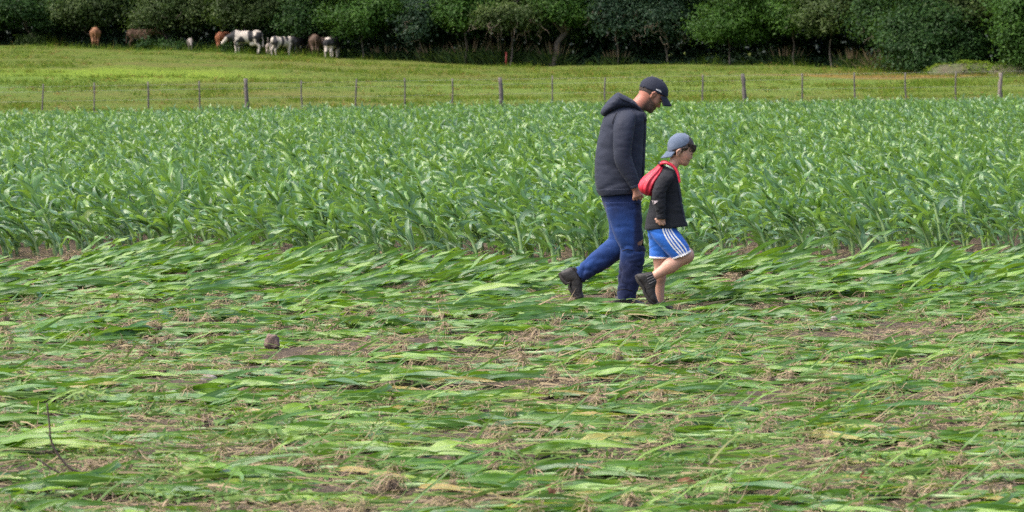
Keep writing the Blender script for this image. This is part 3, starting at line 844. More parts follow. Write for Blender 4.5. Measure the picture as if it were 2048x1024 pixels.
def standing_plant(lod=0, n=1):
    """a batch of n upright plants, tops blown towards -x; returns stalks and leaves in local coordinates (n, ...)"""
    nl = (10, 9, 7)[lod]; S = (10, 6, 5)[lod]
    pl = np.repeat(np.arange(n), nl); k = np.tile(np.arange(nl), n); m = n * nl
    SL = RNG.uniform(.28, .44, n)
    lean = np.clip(RNG.normal(.36, .18, n), -.1, .75)
    plane = RNG.uniform(0, math.pi, n)
    fr = .10 + .90 * (k / (nl - 1)) ** .9
    base = np.zeros((m, 3)); base[:, 2] = SL[pl] * fr
    az = plane[pl] + np.where(k % 2, math.pi, 0) + RNG.normal(0, .35, m)
    top = k / (nl - 1.)
    e0 = R(58) + R(28) * top + RNG.normal(0, R(8), m)
    bend = R(135) - R(60) * top + RNG.normal(0, R(28), m)
    L = (.25 + .10 * np.sin(top * 3.1)) * RNG.uniform(.75, 1.25, m); W = RNG.uniform(.041, .067, m) * (1 if lod < 2 else 1.1)
    tint = np.clip(RNG.normal(.42, .26, m) + .25 * (top - .5) + RNG.normal(0, .06, n)[pl], 0, .86)
    V, A, f = leaf_batch(base, az, e0, bend, L, W, RNG.normal(0, .5, m), RNG.normal(0, 1.3, m), RNG.uniform(.25, .75, m), tint, S=S, fold=.30, ref=RNG.normal(0, .6, m), pw=2.0)
    # wind: everything bends to -x with height
    la = lean[pl][:, None] * np.clip(V[..., 2] / .35, 0, 1.6)
    x, z = V[..., 0].copy(), V[..., 2].copy()
    V[..., 0] = x * np.cos(la) - z * np.sin(la); V[..., 2] = np.maximum(z * np.cos(la) + x * np.sin(la) * .6, .02)
    t = np.linspace(0, 1, 4)
    ths = np.linspace(0, 2 * math.pi, 5, endpoint=False)
    r = .019 * (1 - .35 * t)
    SV = np.zeros((n, 4, 5, 3))
    hz = (SL * 1.05)[:, None] * t
    las = lean[:, None] * np.clip(hz / .35, 0, 1.6)
    SV[..., 0] = (-hz * np.sin(las))[..., None] + r[None, :, None] * np.cos(ths)
    SV[..., 1] = r[None, :, None] * np.sin(ths)
    SV[..., 2] = (hz * np.cos(las))[..., None]
    i = np.arange(3)[:, None] * 5; j = np.arange(5)[None]; jn = (j + 1) % 5
    sf = np.stack([i + j, i + jn, i + 5 + jn, i + 5 + j], -1).reshape(-1, 4)
    return SV.reshape(n, -1, 3), sf, V.reshape(n, nl, -1, 3), A.reshape(n, nl, -1, 3), f

def y_start(x):      # where the standing crop begins
    return 31.0 + .28 * np.clip(x, -7, 7) + (vnoise(np.stack([x * .8, 0 * x, 0 * x], -1)) - .5) * 3.6

BARE = [(760, 693, 130, 14), (1000, 708, 120, 10), (1180, 668, 130, 13), (1900, 652, 150, 14), (1690, 668, 120, 12), (1060, 765, 120, 14), (330, 843, 120, 14),
        (1600, 780, 80, 15), (1850, 772, 80, 13), (280, 622, 80, 7), (130, 718, 110, 9), (250, 745, 80, 9), (150, 925, 120, 24), (790, 1005, 120, 16), (1000, 893, 150, 20),
        (1600, 905, 120, 13), (1400, 1003, 130, 16), (430, 752, 70, 10), (860, 512, 50, 12), (60, 545, 60, 12), (1450, 500, 60, 14), (1960, 500, 60, 14), (1560, 610, 60, 8),
        (650, 950, 110, 14), (1880, 925, 120, 14), (1250, 915, 100, 10), (1290, 850, 90, 9), (480, 905, 90, 9), (1480, 565, 70, 8), (1690, 545, 80, 9), (420, 560, 60, 7)]
def bare(px, py):
    b = np.zeros_like(px)
    for cx, cy, rx, ry in BARE:
        b = np.maximum(b, 1 - sstep(.6, 1.15, np.sqrt(((px - cx) / rx) ** 2 + ((py - cy) / ry) ** 2) * .78))
    return b

FEET = [(1150, 600), (1252, 608), (1300, 606), (1330, 620)]
FW = [ground_at(*f) for f in FEET]

# positions of the beaten plants, row by row
X, Y = [], []
y = 11.6
while y < 34:
    w = .178 * y
    xx = np.arange(-w - 2.6, w + 1.6, .175 if y < 25 else .19)
    X.append(xx + RNG.normal(0, .05, len(xx))); Y.append(y + RNG.normal(0, .07, len(xx)))
    y += .70 if y < 26 else .72
X, Y = np.concatenate(X), np.concatenate(Y)
ok = (Y < y_start(X) - .1) & (RNG.uniform(0, 1, len(X)) > .6 * sstep(1.7, .3, y_start(X) - Y))
X, Y = X[ok], Y[ok]
px, py = proj(X + .38, Y, 0.03)
keep = RNG.uniform(0, 1, len(X)) > bare(px, py) * .93
for (fx, fy) in FW:
    keep &= ~((np.abs(X + .28 - fx) < .40) & (Y > fy - 1.1) & (Y < fy + .10) & (RNG.uniform(0, 1, len(X)) < .93))
for q in ((544, 704), (1846, 850), (418, 756), (100, 960)):
    fx, fy = ground_at(*q)
    keep &= ~((X + .5 > fx) & (X - .06 < fx) & (Y > fy - .62) & (Y < fy + .10))
X, Y = X[keep], Y[keep]
order = np.argsort(Y); X, Y = X[order], Y[order]
LEVEL = np.clip(np.round(3 * np.clip((Y - (y_start(X) - 7.5)) / 6.0, 0, 1) + RNG.normal(0, .45, len(X))), 0, 3).astype(int)
pxr, pyr = proj(X, Y, 0.03)
inframe = (pxr > -60) & (pxr < 2040) & (pyr < 1035)
single = np.zeros(len(X), bool); single[np.nonzero(inframe & (LEVEL < 2))[0][:300]] = True

variants = []
for k in range(22):
    st, lv, rt = lodged_plant(0 if k < 16 else .33)
    variants.append((make_mesh("stalk", *st), make_mesh("leaves", lv[0], lv[1], True, {'leaf': lv[2]}), make_mesh("roots", rt[0], rt[1], True, {'leaf': rt[2]})))
    for me, mt in zip(variants[-1], (STALK, LODGED, LITTER)): me.materials.append(mt)
LAB = "green maize plant beaten flat towards the right in the nearer part of the lodged crop"
GRP = "maize plants beaten flat in the foreground"
LABB = "green maize plant beaten flat at the very front edge of the photo"
for i in np.nonzero(single)[0]:
    o = empty("lodged_maize_plant", (X[i], Y[i], float(soil_z(X[i:i + 1], Y[i:i + 1])[0])), RNG.normal(0, .12) if RNG.uniform() > .13 else RNG.normal(0, .8))
    s = RNG.uniform(.82, 1.15); o.scale = (s, s * RNG.choice([-1, 1]) if False else s, s)
    tag(o, LAB, 'maize plant', GRP)
    vm = variants[RNG.integers(0, 16) if LEVEL[i] == 0 else RNG.integers(16, 22)]
    add("stalk", vm[0], None, o); add("leaves", vm[1], None, o); add("roots", vm[2], None, o)

# the rest of the beaten crop
lib = [[lodged_plant(q / 3.) for k in range(26)] for q in range(4)]
ml, ms, mr = MB(), MB(), MB()
for i in np.nonzero(~single)[0]:
    st, lv, rt = lib[LEVEL[i]][RNG.integers(0, 26)]
    a = RNG.normal(0, .14) if RNG.uniform() > .13 else RNG.normal(0, .8); s = RNG.uniform(.82, 1.2); ca, sa = math.cos(a) * s, math.sin(a) * s
    Mx = np.array([[ca, -sa, 0], [sa, ca, 0], [0, 0, s]]).T
    off = np.array([X[i], Y[i], float(soil_z(X[i:i + 1], Y[i:i + 1])[0])])
    ms.put(st[0] @ Mx + off, st[1])
    A = lv[2].copy(); A[:, 2] = np.clip(A[:, 2] + RNG.normal(0, .06), 0, 1)
    ml.put(lv[0] @ Mx + off, lv[1], A)
    mr.put(rt[0] @ Mx + off, rt[1], rt[2])
lo = empty("lodged_maize"); tag(lo, "flattened mat of maize plants between the foreground and the standing crop", 'maize crop', kind='stuff')
ml.build("leaves", LODGED, lo, True, 'leaf'); ms.build("stalks", STALK, lo); mr.build("roots", LITTER, lo, True, 'leaf')

# standing crop
X2, Y2 = [], []
y = 29.0
while y < 113:
    w = .172 * y + 2.2
    sp = .19 if y < 60 else .23
    xx = np.arange(-w, w, sp); X2.append(xx + RNG.normal(0, .09, len(xx))); Y2.append(y + RNG.normal(0, .12, len(xx)))
    y += .42 if y < 45 else .50
X2, Y2 = np.concatenate(X2), np.concatenate(Y2)
ok = Y2 > y_start(X2) + RNG.uniform(-.3, .5, len(X2)); X2, Y2 = X2[ok], Y2[ok]
px, py = proj(X2, Y2, .1)
ok = RNG.uniform(0, 1, len(X2)) > .62 * sstep(3.2, 0, Y2 - y_start(X2)); X2, Y2 = X2[ok], Y2[ok]
order = np.argsort(Y2); X2, Y2 = X2[order], Y2[order]
px, py = proj(X2, Y2, .3)
inframe = (px > 5) & (px < 2043)
single = np.zeros(len(X2), bool); single[np.nonzero(inframe)[0][:300]] = True
SV, sf, LV, LA, lf = standing_plant(0, 24)
sv = []
for k in range(24):
    v, fq, a = flat_batch(LV[k], LA[k], lf)
    m1 = make_mesh("stalk", SV[k], sf); m1.materials.append(STALK)
    m2 = make_mesh("leaves", v, fq, True, {'leaf': a}); m2.materials.append(MAIZE)
    sv.append((m1, m2))
for i in np.nonzero(single)[0]:
    o = empty("standing_maize_plant", (X2[i], Y2[i], float(soil_z(X2[i:i + 1], Y2[i:i + 1])[0]) - .01), RNG.normal(0, .4))
    s = RNG.uniform(.85, 1.2); o.scale = (s, s, s)
    tag(o, "upright young maize plant in the front rows of the standing crop", 'maize plant', "maize plants still standing at the crop's front edge")
    m1, m2 = sv[RNG.integers(0, 24)]
    add("stalk", m1, None, o); add("leaves", m2, None, o)
crop = empty("standing_maize"); tag(crop, "dense standing maize crop reaching back to the fence", 'maize crop', kind='stuff')
ml, ms = MB(), MB()
rest = np.nonzero(~single)[0]
for lod, sel in ((1, rest[Y2[rest] < 62]), (2, rest[Y2[rest] >= 62])):
    n = len(sel)
    SV, sf, LV, LA, lf = standing_plant(lod, n)
    s = RNG.uniform(.85, 1.22, n) * np.interp(Y2[sel], [60, 110], [1.0, 1.1]) * (1 + .25 * (fbm(np.stack([X2[sel] * .2, Y2[sel] * .12, 0 * sel], -1), 3) - .5))
    off = np.stack([X2[sel], Y2[sel], terrain(X2[sel], Y2[sel])], -1)
    V = LV * s[:, None, None, None] + off[:, None, None]
    LA = LA.copy(); LA[..., 2] = np.clip(LA[..., 2] + .5 * (fbm(np.stack([X2[sel] * .35, Y2[sel] * .2, 4 + 0 * sel], -1), 3) - .5)[:, None, None], 0, .9)
    nn, nl, kv = LV.shape[:3]
    v, fq, a = flat_batch(V.reshape(nn * nl, kv, 3), LA.reshape(nn * nl, kv, 3), lf)
    ml.put(v, fq, a)
    if lod == 1:
        v = SV * s[:, None, None] + off[:, None]
        v, fq, a = flat_batch(v, v * 0, sf); ms.put(v, fq)
ml.build("leaves", MAIZE, crop, True, 'leaf'); ms.build("stalks", STALK, crop)

# ---------------------------------------------------------------- litter, shredded strands, weeds on the field
def scatter(n, y0, y1, pw=1.0):
    y = y0 + (y1 - y0) * RNG.uniform(0, 1, n) ** pw
    return RNG.uniform(-1, 1, n) * (.175 * y + 1.8), y
n = 105000
x, y = scatter(n, 12.5, 33, 1.35)
px, py = proj(x, y, 0)
dn = fbm(np.stack([x * .9, y * 1.6, 0 * x], -1), 3)
ok = RNG.uniform(0, 1, n) < .22 + .78 * np.maximum(bare(px, py), sstep(.45, .6, dn)); x, y = x[ok], y[ok]; n = len(x)
a = RNG.normal(0, .8, n) + np.where(RNG.uniform(0, 1, n) < .5, math.pi, 0); e = RNG.normal(.05, .22, n)
d = np.stack([np.cos(a) * np.cos(e), np.sin(a) * np.cos(e), np.sin(e)], -1)
p0 = np.stack([x, y, soil_z(x, y) + RNG.uniform(.004, .03, n)], -1)
V, A, f = strips(p0, d, RNG.uniform(.03, .17, n), RNG.uniform(.003, .008, n), RNG.uniform(.42, 1, n), 2, RNG.normal(.1, .25, n)[:, None])
V, F, A = flat_batch(V, A, f)
tag(add("straw_litter", make_mesh("straw_litter", V, F, True, {'leaf': A}), LITTER), "dry straw and root strands scattered on the soil", 'straw', kind='stuff')
n = 8600
x, y = scatter(n, 12.5, 26, 1.5)
dn = fbm(np.stack([x * .8 + 9, y * 1.3, 0 * x], -1), 3)
ok = RNG.uniform(0, 1, n) < sstep(.36, .6, dn) * .9 + .12; x, y = x[ok], y[ok]; n = len(x)
a = RNG.normal(.08, .38, n); e = np.abs(RNG.normal(.06, .16, n))
e = np.where(RNG.uniform(0, 1, n) < .05, RNG.uniform(.4, 1.0, n), e)
d = np.stack([np.cos(a) * np.cos(e), np.sin(a) * np.cos(e), np.sin(e)], -1)
p0 = np.stack([x, y, soil_z(x, y) + RNG.uniform(.01, .09, n)], -1)
V, A, f = strips(p0, d, RNG.uniform(.08, .30, n), RNG.uniform(.005, .014, n), np.clip(RNG.normal(.22, .17, n), 0, .6), 3, RNG.uniform(.0, .35, n)[:, None], unit(RNG.normal(size=(n, 3)) * .5 + np.array([0, -.6, .8])))
V[..., 2] = np.maximum(V[..., 2], .01)
V, F, A = flat_batch(V, A, f)
tag(add("shredded_leaves", make_mesh("shredded_leaves", V, F, True, {'leaf': A}), LITTER), "torn green leaf strands strewn over the beaten crop", 'leaf litter', kind='stuff')
n = 1200
x, y = scatter(n, 12.5, 24, 1.7)
dn = fbm(np.stack([x * .7 + 3, y * 1.0, 7 + 0 * x], -1), 3)
ok = RNG.uniform(0, 1, n) < sstep(.44, .6, dn); x, y = x[ok], y[ok]; n = len(x)
k = 16
c = np.repeat(np.stack([x, y, soil_z(x, y) + .02], -1), k, 0); m = len(c)
off = RNG.normal(size=(m, 3)) * np.array([.04, .04, .025]); off[:, 2] = np.abs(off[:, 2]) + .01
V, F, A = flat_batch(*leaf_cloud(c + off, unit(RNG.normal(size=(m, 3)) * .7 + np.array([0, -.4, .9])), RNG.uniform(.008, .022, m), RNG.uniform(0, 1, m)))
tag(add("low_weeds", make_mesh("low_weeds", V, F, False, {'leaf': A}), WEED), "small pale green weeds creeping between the beaten maize", 'weeds', kind='stuff')

def broad_weed(label, px, py, s, nl=16, up=.8):
    x, y = ground_at(px, py); z = float(soil_z(np.array([x]), np.array([y]))[0])
    o = empty("broadleaf_weed", (x, y, z)); tag(o, label, 'weed', 'leafy weeds in the beaten crop')
    az = RNG.uniform(0, 6.28, nl); e0 = RNG.uniform(.5, 1.4, nl) * up
    V, A, f = leaf_batch(np.tile([[0, 0, .02]], (nl, 1)) + RNG.normal(0, .01, (nl, 3)), az, e0, RNG.uniform(.3, 1.1, nl), RNG.uniform(.6, 1, nl) * s, RNG.uniform(.25, .38, nl) * s, RNG.normal(0, .3, nl), RNG.normal(0, .3, nl), RNG.uniform(.2, .5, nl), RNG.uniform(.2, .95, nl), S=7)
    V, F, A = flat_batch(V, A, f)
    add("leaves", make_mesh("leaves", V, F, True, {'leaf': A}), WEED, o)
    mb = MB()
    for q in range(4): mb.put(*tube([[0, 0, 0], [.01 * math.cos(q * 1.6), .01 * math.sin(q * 1.6), s * .3]], [.004, .002], 5))
    mb.build("stem", STALK, o)
broad_weed("fresh green weed with broad leaves left of centre near the bottom", 556, 893, .17, 14)
broad_weed("pale weed with curled leaves on the right beyond the boy's shoes", 1640, 628, .14, 22)
broad_weed("small pale weed among flattened leaves above the standing stone", 700, 668, .11, 16)
broad_weed("bright small weed at the foot of the left half of the photo", 505, 820, .10, 14)
broad_weed("pale sprig growing beside bare soil near the flat grey stone", 470, 728, .09, 16)
broad_weed("clump of pale weed leaves near the boy's shoe", 1290, 640, .10, 18)

# ---------------------------------------------------------------- stones, dead branch, dry leaves
STONE = plain("rough_pink_stone", (.23, .155, .125), (.12, .085, .075), 26, .9, .9, .01)
GREYS = plain("grey_stone", (.30, .27, .26), (.19, .17, .17), 22, .9, .8, .008)
def stone(name, label, px, py, w, h, dpt, mat, square=.5, seed=0.0):
    x, y = ground_at(px, py); z = float(soil_z(np.array([x]), np.array([y]))[0])
    th, ph = np.meshgrid(np.linspace(0, 2 * math.pi, 28, endpoint=False), np.linspace(-math.pi / 2, math.pi / 2, 18), indexing='ij')
    U = np.stack([np.cos(th) * np.cos(ph), np.sin(th) * np.cos(ph), np.sin(ph)], -1)
    U = np.sign(U) * np.abs(U) ** square
    U[..., 0] *= 1 - .22 * U[..., 2]
    P = U * np.array([w / 2, dpt / 2, h / 2])
    P = P + unit(U) * ((fbm(U * 2.2 + seed, 3) - .5) * .32 * min(w, h))[..., None]
    P[..., 2] += h * .42
    i = np.arange(28)[:, None]; j = np.arange(17)[None]
    f = np.stack([i * 18 + j, ((i + 1) % 28) * 18 + j, ((i + 1) % 28) * 18 + j + 1, i * 18 + j + 1], -1).reshape(-1, 4)
    o = add(name, make_mesh(name, P.reshape(-1, 3), f, False), mat, None, (x, y, z))
    return tag(o, label, 'stone')
stone("stone", "rough pinkish stone standing upright in the beaten maize", 544, 704, .092, .088, .07, STONE, .55, 1)
stone("stone", "pinkish brown stone lying low on the right", 1846, 850, .095, .055, .07, STONE, .7, 4)
stone("stone", "flat grey stone on bare soil left of the standing stone", 418, 756, .095, .045, .07, GREYS, .7, 7)
stone("stone", "small tan pebble on the dark soil mound at lower right", 1634, 897, .032, .022, .025, STONE, .8, 9)
stone("stone", "small brown stone lying on straw beside the standing stone's row", 738, 683, .05, .035, .04, STONE, .8, 12)
stone("stone", "small grey stone on the bare soil right of the boy", 1668, 652, .05, .04, .04, GREYS, .7, 15)

BRANCH = plain("dead_branch_bark", (.11, .075, .06), (.045, .03, .028), 18, .85, .6, .004)
bx, by_ = ground_at(250, 985)
def bpts(L, y):
    return np.array([at(px, py, y) for px, py in L])
root = empty("dead_branch", (bx, by_, 0)); tag(root, "bare dark forked twig rising from the ground at bottom left", 'branch')
off = np.array([bx, by_, 0])
for L, r0, r1, dy in (([(94, 806), (99, 850), (104, 887), (128, 925), (152, 942), (190, 949), (220, 951), (247, 966)], .0035, .0075, 0), ([(74, 917), (100, 935), (126, 950), (152, 970), (188, 974), (240, 970), (300, 973), (395, 979)], .0038, .0085, -.12)):
    P = crom(bpts(L, by_ + dy) - off, 4)
    add("stem", make_mesh("stem", *tube(P, np.linspace(r0, r1, len(P)), 7)), BRANCH, root)
mb = MB()
for a, b_ in (((104, 880), (92, 862)), ((150, 968), (148, 981)), ((152, 940), (156, 925)), ((100, 935), (99, 952))):
    P = np.array([at(*a, by_ - .03), at(*b_, by_ - .06)]) - off; mb.put(*tube(P, [.0025, .0012], 5))
mb.build("side_twigs", BRANCH, root)
DRY = {'r': plain("dry_leaf_rust", (.26, .11, .05), (.15, .06, .03), 40, .8, .3), 'o': plain("dry_leaf_ochre", (.36, .23, .07), (.24, .12, .05), 40, .8, .3), 'b': plain("dry_leaf_brown", (.20, .09, .05), (.10, .05, .03), 40, .8, .3)}
def dry_leaf(label, px, py, L, W, kind, el, az, h=.05):
    x, y = ground_at(px, py); z = float(soil_z(np.array([x]), np.array([y]))[0])
    one = lambda v: np.array([float(v)])
    V, A, f = leaf_batch(np.zeros((1, 3)), one(az), one(el), one(.9), one(L), one(W), one(.7), one(.9), one(.5), one(.5), S=8)
    V, F, A = flat_batch(V, A, f)
    o = add("dry_leaf", make_mesh("dry_leaf", V, F, True, {'leaf': A}), DRY[kind], None, (x, y, z + h))
    tag(o, label, 'dry leaf', 'withered leaves on the beaten crop')
dry_leaf("curled rust and yellow dry leaf at the bottom right of centre", 1355, 1000, .09, .035, 'r', .25, .2, .08)
dry_leaf("upright brown withered leaf at the bottom centre", 1112, 1015, .09, .05, 'b', .9, 2.2, .03)
dry_leaf("yellow ochre leaf piece beside the upright brown withered leaf", 1098, 1008, .05, .025, 'o', 1.1, 1.4, .04)
dry_leaf("dark brown curled leaf at the bottom of the left half", 520, 975, .07, .04, 'b', .7, 2.6, .03)
dry_leaf("brown dry leaf standing in the straw left of the walking man", 868, 722, .08, .035, 'b', 1.2, 1.2, .03)
dry_leaf("small orange dry leaf lying on the left", 145, 793, .12, .03, 'o', .05, -.3, .06)
dry_leaf("rusty curled leaf by the bare soil at lower right", 1722, 972, .06, .04, 'r', .5, .6, .04)

# ---------------------------------------------------------------- cattle in the shade of the wood
def coat_mat(name, rough=.75):
    m, nt, b = new_mat(name)
    a = N(nt, "ShaderNodeAttribute", attribute_name='coat')
    n = noise_tex(nt, 9, 4)
    nt.links.new(mixc(nt, 1.0, a.outputs['Color'], ramp(nt, n, [(.3, (.8, .8, .8)), (.7, (1, 1, 1))]), 'MULTIPLY'), b.inputs['Base Color'])
    b.inputs['Roughness'].default_value = rough
    return m
COAT = coat_mat("cattle_coat")
WHITE, BLACK = np.array([.50, .44, .38]), np.array([.018, .018, .022])

def cow(label, px, py, hpx, yaw, paint, head='level', dd=-.8, tail='down', calf=False, udder=False):
    d = float(np.interp((px - 1024) / FPX, T_K, E_D)) + dd
    mp = MPP(d); p = at(px, py, d); z = float(terrain(p[0], d)); s = hpx * mp / 1.42
    hd = {'level': ((1.12, 0, 1.22), (1.50, 0, 1.02)), 'low': ((1.12, 0, .92), (1.42, 0, .62)), 'graze': ((1.05, 0, .6), (1.22, 0, .18)), 'up': ((1.02, 0, 1.42), (1.40, 0, 1.28)),
          'side': ((1.02, -.22, 1.25), (1.28, -.42, 1.08))}[head]
    hb, hm = np.array(hd[0]), np.array(hd[1])
    wd = .82 if calf else 1.0
    pr = [ell((0, 0, .98), (.80, .33 * wd, .37), 0, .08), ell((.52, 0, .98), (.34, .29 * wd, .38), 0, .08), ell((-.60, 0, 1.08), (.34, .29 * wd, .31), 0, .08),
          cone((.62, 0, 1.12), hb, .25, .15, .10), cone(hb, hm, .135, .085, .05), cone(hb + [0, .1, .05], hb + [-.05, .27, .06], .05, .03, .02), cone(hb - [0, .1, -.05], hb - [.05, .27, -.06], .05, .03, .02)]
    for sy in (-1, 1):
        q = .17 * wd * sy; fw = .06 * sy
        pr += [cone((.52, q, .82), (.54 + fw, q, .44), .15, .075, .06), cone((.54 + fw, q, .44), (.52 + fw, q, .05), .065, .05, .03),
               cone((-.60, q, .98), (-.56 - fw, q, .62), .22, .11, .06), cone((-.56 - fw, q, .62), (-.74 - fw, q, .42), .10, .07, .04), cone((-.74 - fw, q, .42), (-.68 - fw, q, .05), .062, .05, .03)]
    if udder: pr.append(ell((-.36, 0, .60), (.2, .17, .17), 0, .05))
    if tail == 'down': pr += [cone((-.90, 0, 1.22), (-.97, 0, .75), .035, .028, .03), cone((-.97, 0, .75), (-.96, 0, .42), .03, .05, .02)]
    else: pr += [cone((-.88, 0, 1.22), (-1.02, 0, 1.62), .04, .035, .03), cone((-1.02, 0, 1.62), (-1.0, 0, 2.0), .035, .05, .02)]
    V, Q = sdf_mesh(pr, .028)
    C = paint(V)
    me = make_mesh("cow", V * s, Q, True, {'coat': C})
    o = add("calf" if calf else "cow", me, COAT, None, (p[0], d, z - .01))
    o.rotation_euler = (0, 0, yaw)
    return tag(o, label, 'cow', 'cattle standing along the edge of the wood')

def solid(c, belly=None):
    c = np.array(c, float)
    def f(V):
        C = np.tile(c, (len(V), 1)) * (1 + .25 * (vnoise(V * 2.5)[:, None] - .5))
        C[V[:, 2] < .3] *= .8
        if belly is not None: C[(V[:, 2] < .72) & (np.abs(V[:, 0]) < .45)] = belly
        return C
    return f
def spotted(blobs, extra=None, seed=0.0):
    """blobs (x, z, rx, rz) black patches on the white flank, same on both flanks with a shift"""
    def f(V):
        C = np.tile(WHITE, (len(V), 1))
        w = (fbm(V * 3.2 + seed, 3) - .5) * 1.1
        for (x, z, rx, rz) in blobs:
            sh = np.where(V[:, 1] > 0, .22, 0)
            r = np.sqrt(((V[:, 0] - x + sh) / rx) ** 2 + ((V[:, 2] - z) / rz) ** 2) + w
            C[r < 1] = BLACK
        return C if extra is None else extra(V, C)
    return f
def hero(V, C):
    C[(V[:, 0] > .62) & (V[:, 2] > .72)] = BLACK                       # neck and head
    hd = (V[:, 0] > 1.34) | ((V[:, 0] > 1.1) & (V[:, 2] < .98)); C[hd] = WHITE
    C[(V[:, 0] < -.62) & (V[:, 2] > .62) & (V[:, 2] < 1.26) & (V[:, 0] > -.93)] = BLACK
    C[(np.abs(V[:, 0]) < .55) & (V[:, 2] < .66) & (V[:, 2] > .5)] = (.55, .50, .42)
    return C
cow("tan cow seen from behind, standing alone at the left", 191, 93, 42, R(96), solid((.22, .095, .042)), 'graze', -.9)
cow("brown cow half hidden by a bush in deep shade", 280, 92, 41, R(-8), solid((.14, .08, .05), (.2, .17, .15)), 'level', .9)
cow("small grey calf facing the camera beneath the trees", 380, 96, 27, R(-80), solid((.22, .19, .17)), 'low', -.5, calf=True)
cow("red brown cow seen from behind, left of the big spotted cow", 446, 102, 42, R(80), solid((.24, .075, .03)), 'level', -.3)
cow("big black and white cow standing side on with its head to the left", 493, 108, 49, R(174), spotted([(.42, .72, .2, .3), (.62, .62, .2, .2), (-.08, 1.05, .17, .30), (-.02, 1.22, .12, .14), (-.42, .98, .14, .13)], hero), 'low', -1.3, udder=True)
cow("pale calf seen from behind with its tail raised", 538, 104, 24, R(86), solid((.36, .30, .26)), 'low', -1.0, tail='up', calf=True)
cow("small black and white cow with large white shoulder turned towards the right", 565, 107, 40, R(32), spotted([(-.12, .95, .13, .5), (.75, 1.15, .25, .3), (1.1, .9, .3, .4), (-.7, 1.0, .16, .5), (.25, 1.25, .14, .2)], None, 5), 'low', -1.5)
cow("black cow hidden in shade right of the small spotted cow", 593, 106, 40, R(70), solid((.028, .026, .028)), 'graze', -.4)
cow("dark brown cow seen from behind in the shade", 628, 111, 46, R(100), solid((.095, .055, .036)), 'level', -.5)
cow("dull brown cow standing behind the spotted cow at the right of the herd", 648, 111, 42, R(150), solid((.10, .068, .055)), 'low', .0)
cow("black and white cow with white udder seen from behind, last on the right", 664, 114, 43, R(72), spotted([(-.7, .95, .35, .55), (0, 1.1, .7, .4), (.6, 1.0, .4, .5)], lambda V, C: np.where(((V[:, 2] < .78) & (V[:, 2] > .42) & (V[:, 0] < 0))[:, None] | ((V[:, 0] < -.72) & (V[:, 2] > 1.22))[:, None], WHITE, C), 9), 'graze', -1.3, udder=True)

# ---------------------------------------------------------------- people
def cloth(name, c1, c2, scale=6, rough=.85, sheen=.15, weave=.25, spec=.3):
    m, nt, b = new_mat(name)
    n = noise_tex(nt, scale, 5, .6)
    nt.links.new(ramp(nt, n, [(.3, c2), (.7, c1)]), b.inputs['Base Color'])
    b.inputs['Roughness'].default_value = rough; b.inputs['Specular IOR Level'].default_value = spec
    b.inputs['Sheen Weight'].default_value = sheen
    f = noise_tex(nt, 26, 6, .7, stretch=(1, 1, 1.8))
    bump(nt, b, f, weave, .012)
    return m

def skin_mat(name, c, red):
    m, nt, b = new_mat(name)
    (st, rd, dk), _ = attr_xyz(nt, 'skin')          # stubble / redness / dark hair
    n = noise_tex(nt, 40, 4)
    cc = mixc(nt, rd, ramp(nt, n, [(.3, tuple(x * .86 for x in c)), (.7, c)]), red)
    cc = mixc(nt, st, cc, (.055, .038, .032))
    cc = mixc(nt, dk, cc, (.03, .02, .016))
    nt.links.new(cc, b.inputs['Base Color'])
    b.inputs['Roughness'].default_value = .5
    b.inputs['Subsurface Weight'].default_value = .08
    b.inputs['Subsurface Radius'].default_value = (.01, .004, .002)
    bump(nt, b, noise_tex(nt, 150, 3), .15, .002)
    return m
SKINM = skin_mat("weathered_skin", (.40, .215, .15), (.40, .13, .085))
SKINB = skin_mat("child_skin", (.50, .295, .215), (.52, .24, .17))
RUBBER = plain("boot_sole_rubber", (.045, .039, .035), (.022, .019, .017), 60, .85, .4)

def part_faces_near(V, F, cond):
    return [f[~np.all(cond(V)[f], axis=1)] for f in F]

def head_frame(O, up_ang, S, M):
    """maps (forward a, up b, side y) in photo pixels of the head to local metres; up_ang = tilt of the head's up axis"""
    ca, sa = math.cos(up_ang), math.sin(up_ang)
    ox, oz = M(*O)
    def H(a, b, y=0.0):
        a, b, y = np.asarray(a, float) / S, np.asarray(b, float) / S, np.asarray(y, float) / S
        return np.stack(np.broadcast_arrays(ox + a * ca + b * sa, y, oz - a * sa + b * ca), -1)
    return H

def dome(H, c, r, keep, nseg=48, nr=26, thick=.006, disp=0.0):
    """part of an ellipsoid shell in the head frame kept where keep(a,b,y) holds"""
    th, ph = np.meshgrid(np.linspace(0, 2 * math.pi, nseg, endpoint=False), np.linspace(-1.2, math.pi / 2, nr), indexing='ij')
    U = np.stack([np.cos(th) * np.cos(ph), np.sin(ph), np.sin(th) * np.cos(ph)], -1)   # a, b, y
    Pp = U * np.array(r) + np.array(c)
    if disp: Pp = Pp + U * ((fbm(U * 3.1, 3) - .5) * disp)[..., None]
    k = keep(Pp[..., 0], Pp[..., 1], Pp[..., 2])
    V = H(Pp[..., 0], Pp[..., 1], Pp[..., 2]).reshape(-1, 3)
    i = np.arange(nseg)[:, None]; j = np.arange(nr - 1)[None]
    f = np.stack([i * nr + j, i * nr + j + 1, ((i + 1) % nseg) * nr + j + 1, ((i + 1) % nseg) * nr + j], -1).reshape(-1, 4)
    f = f[np.all(k.reshape(-1)[f], axis=1)]
    return V, f

def solidify(o, t, off=1.0):
    md = o.modifiers.new("thickness", 'SOLIDIFY'); md.thickness = t; md.offset = off
    return o

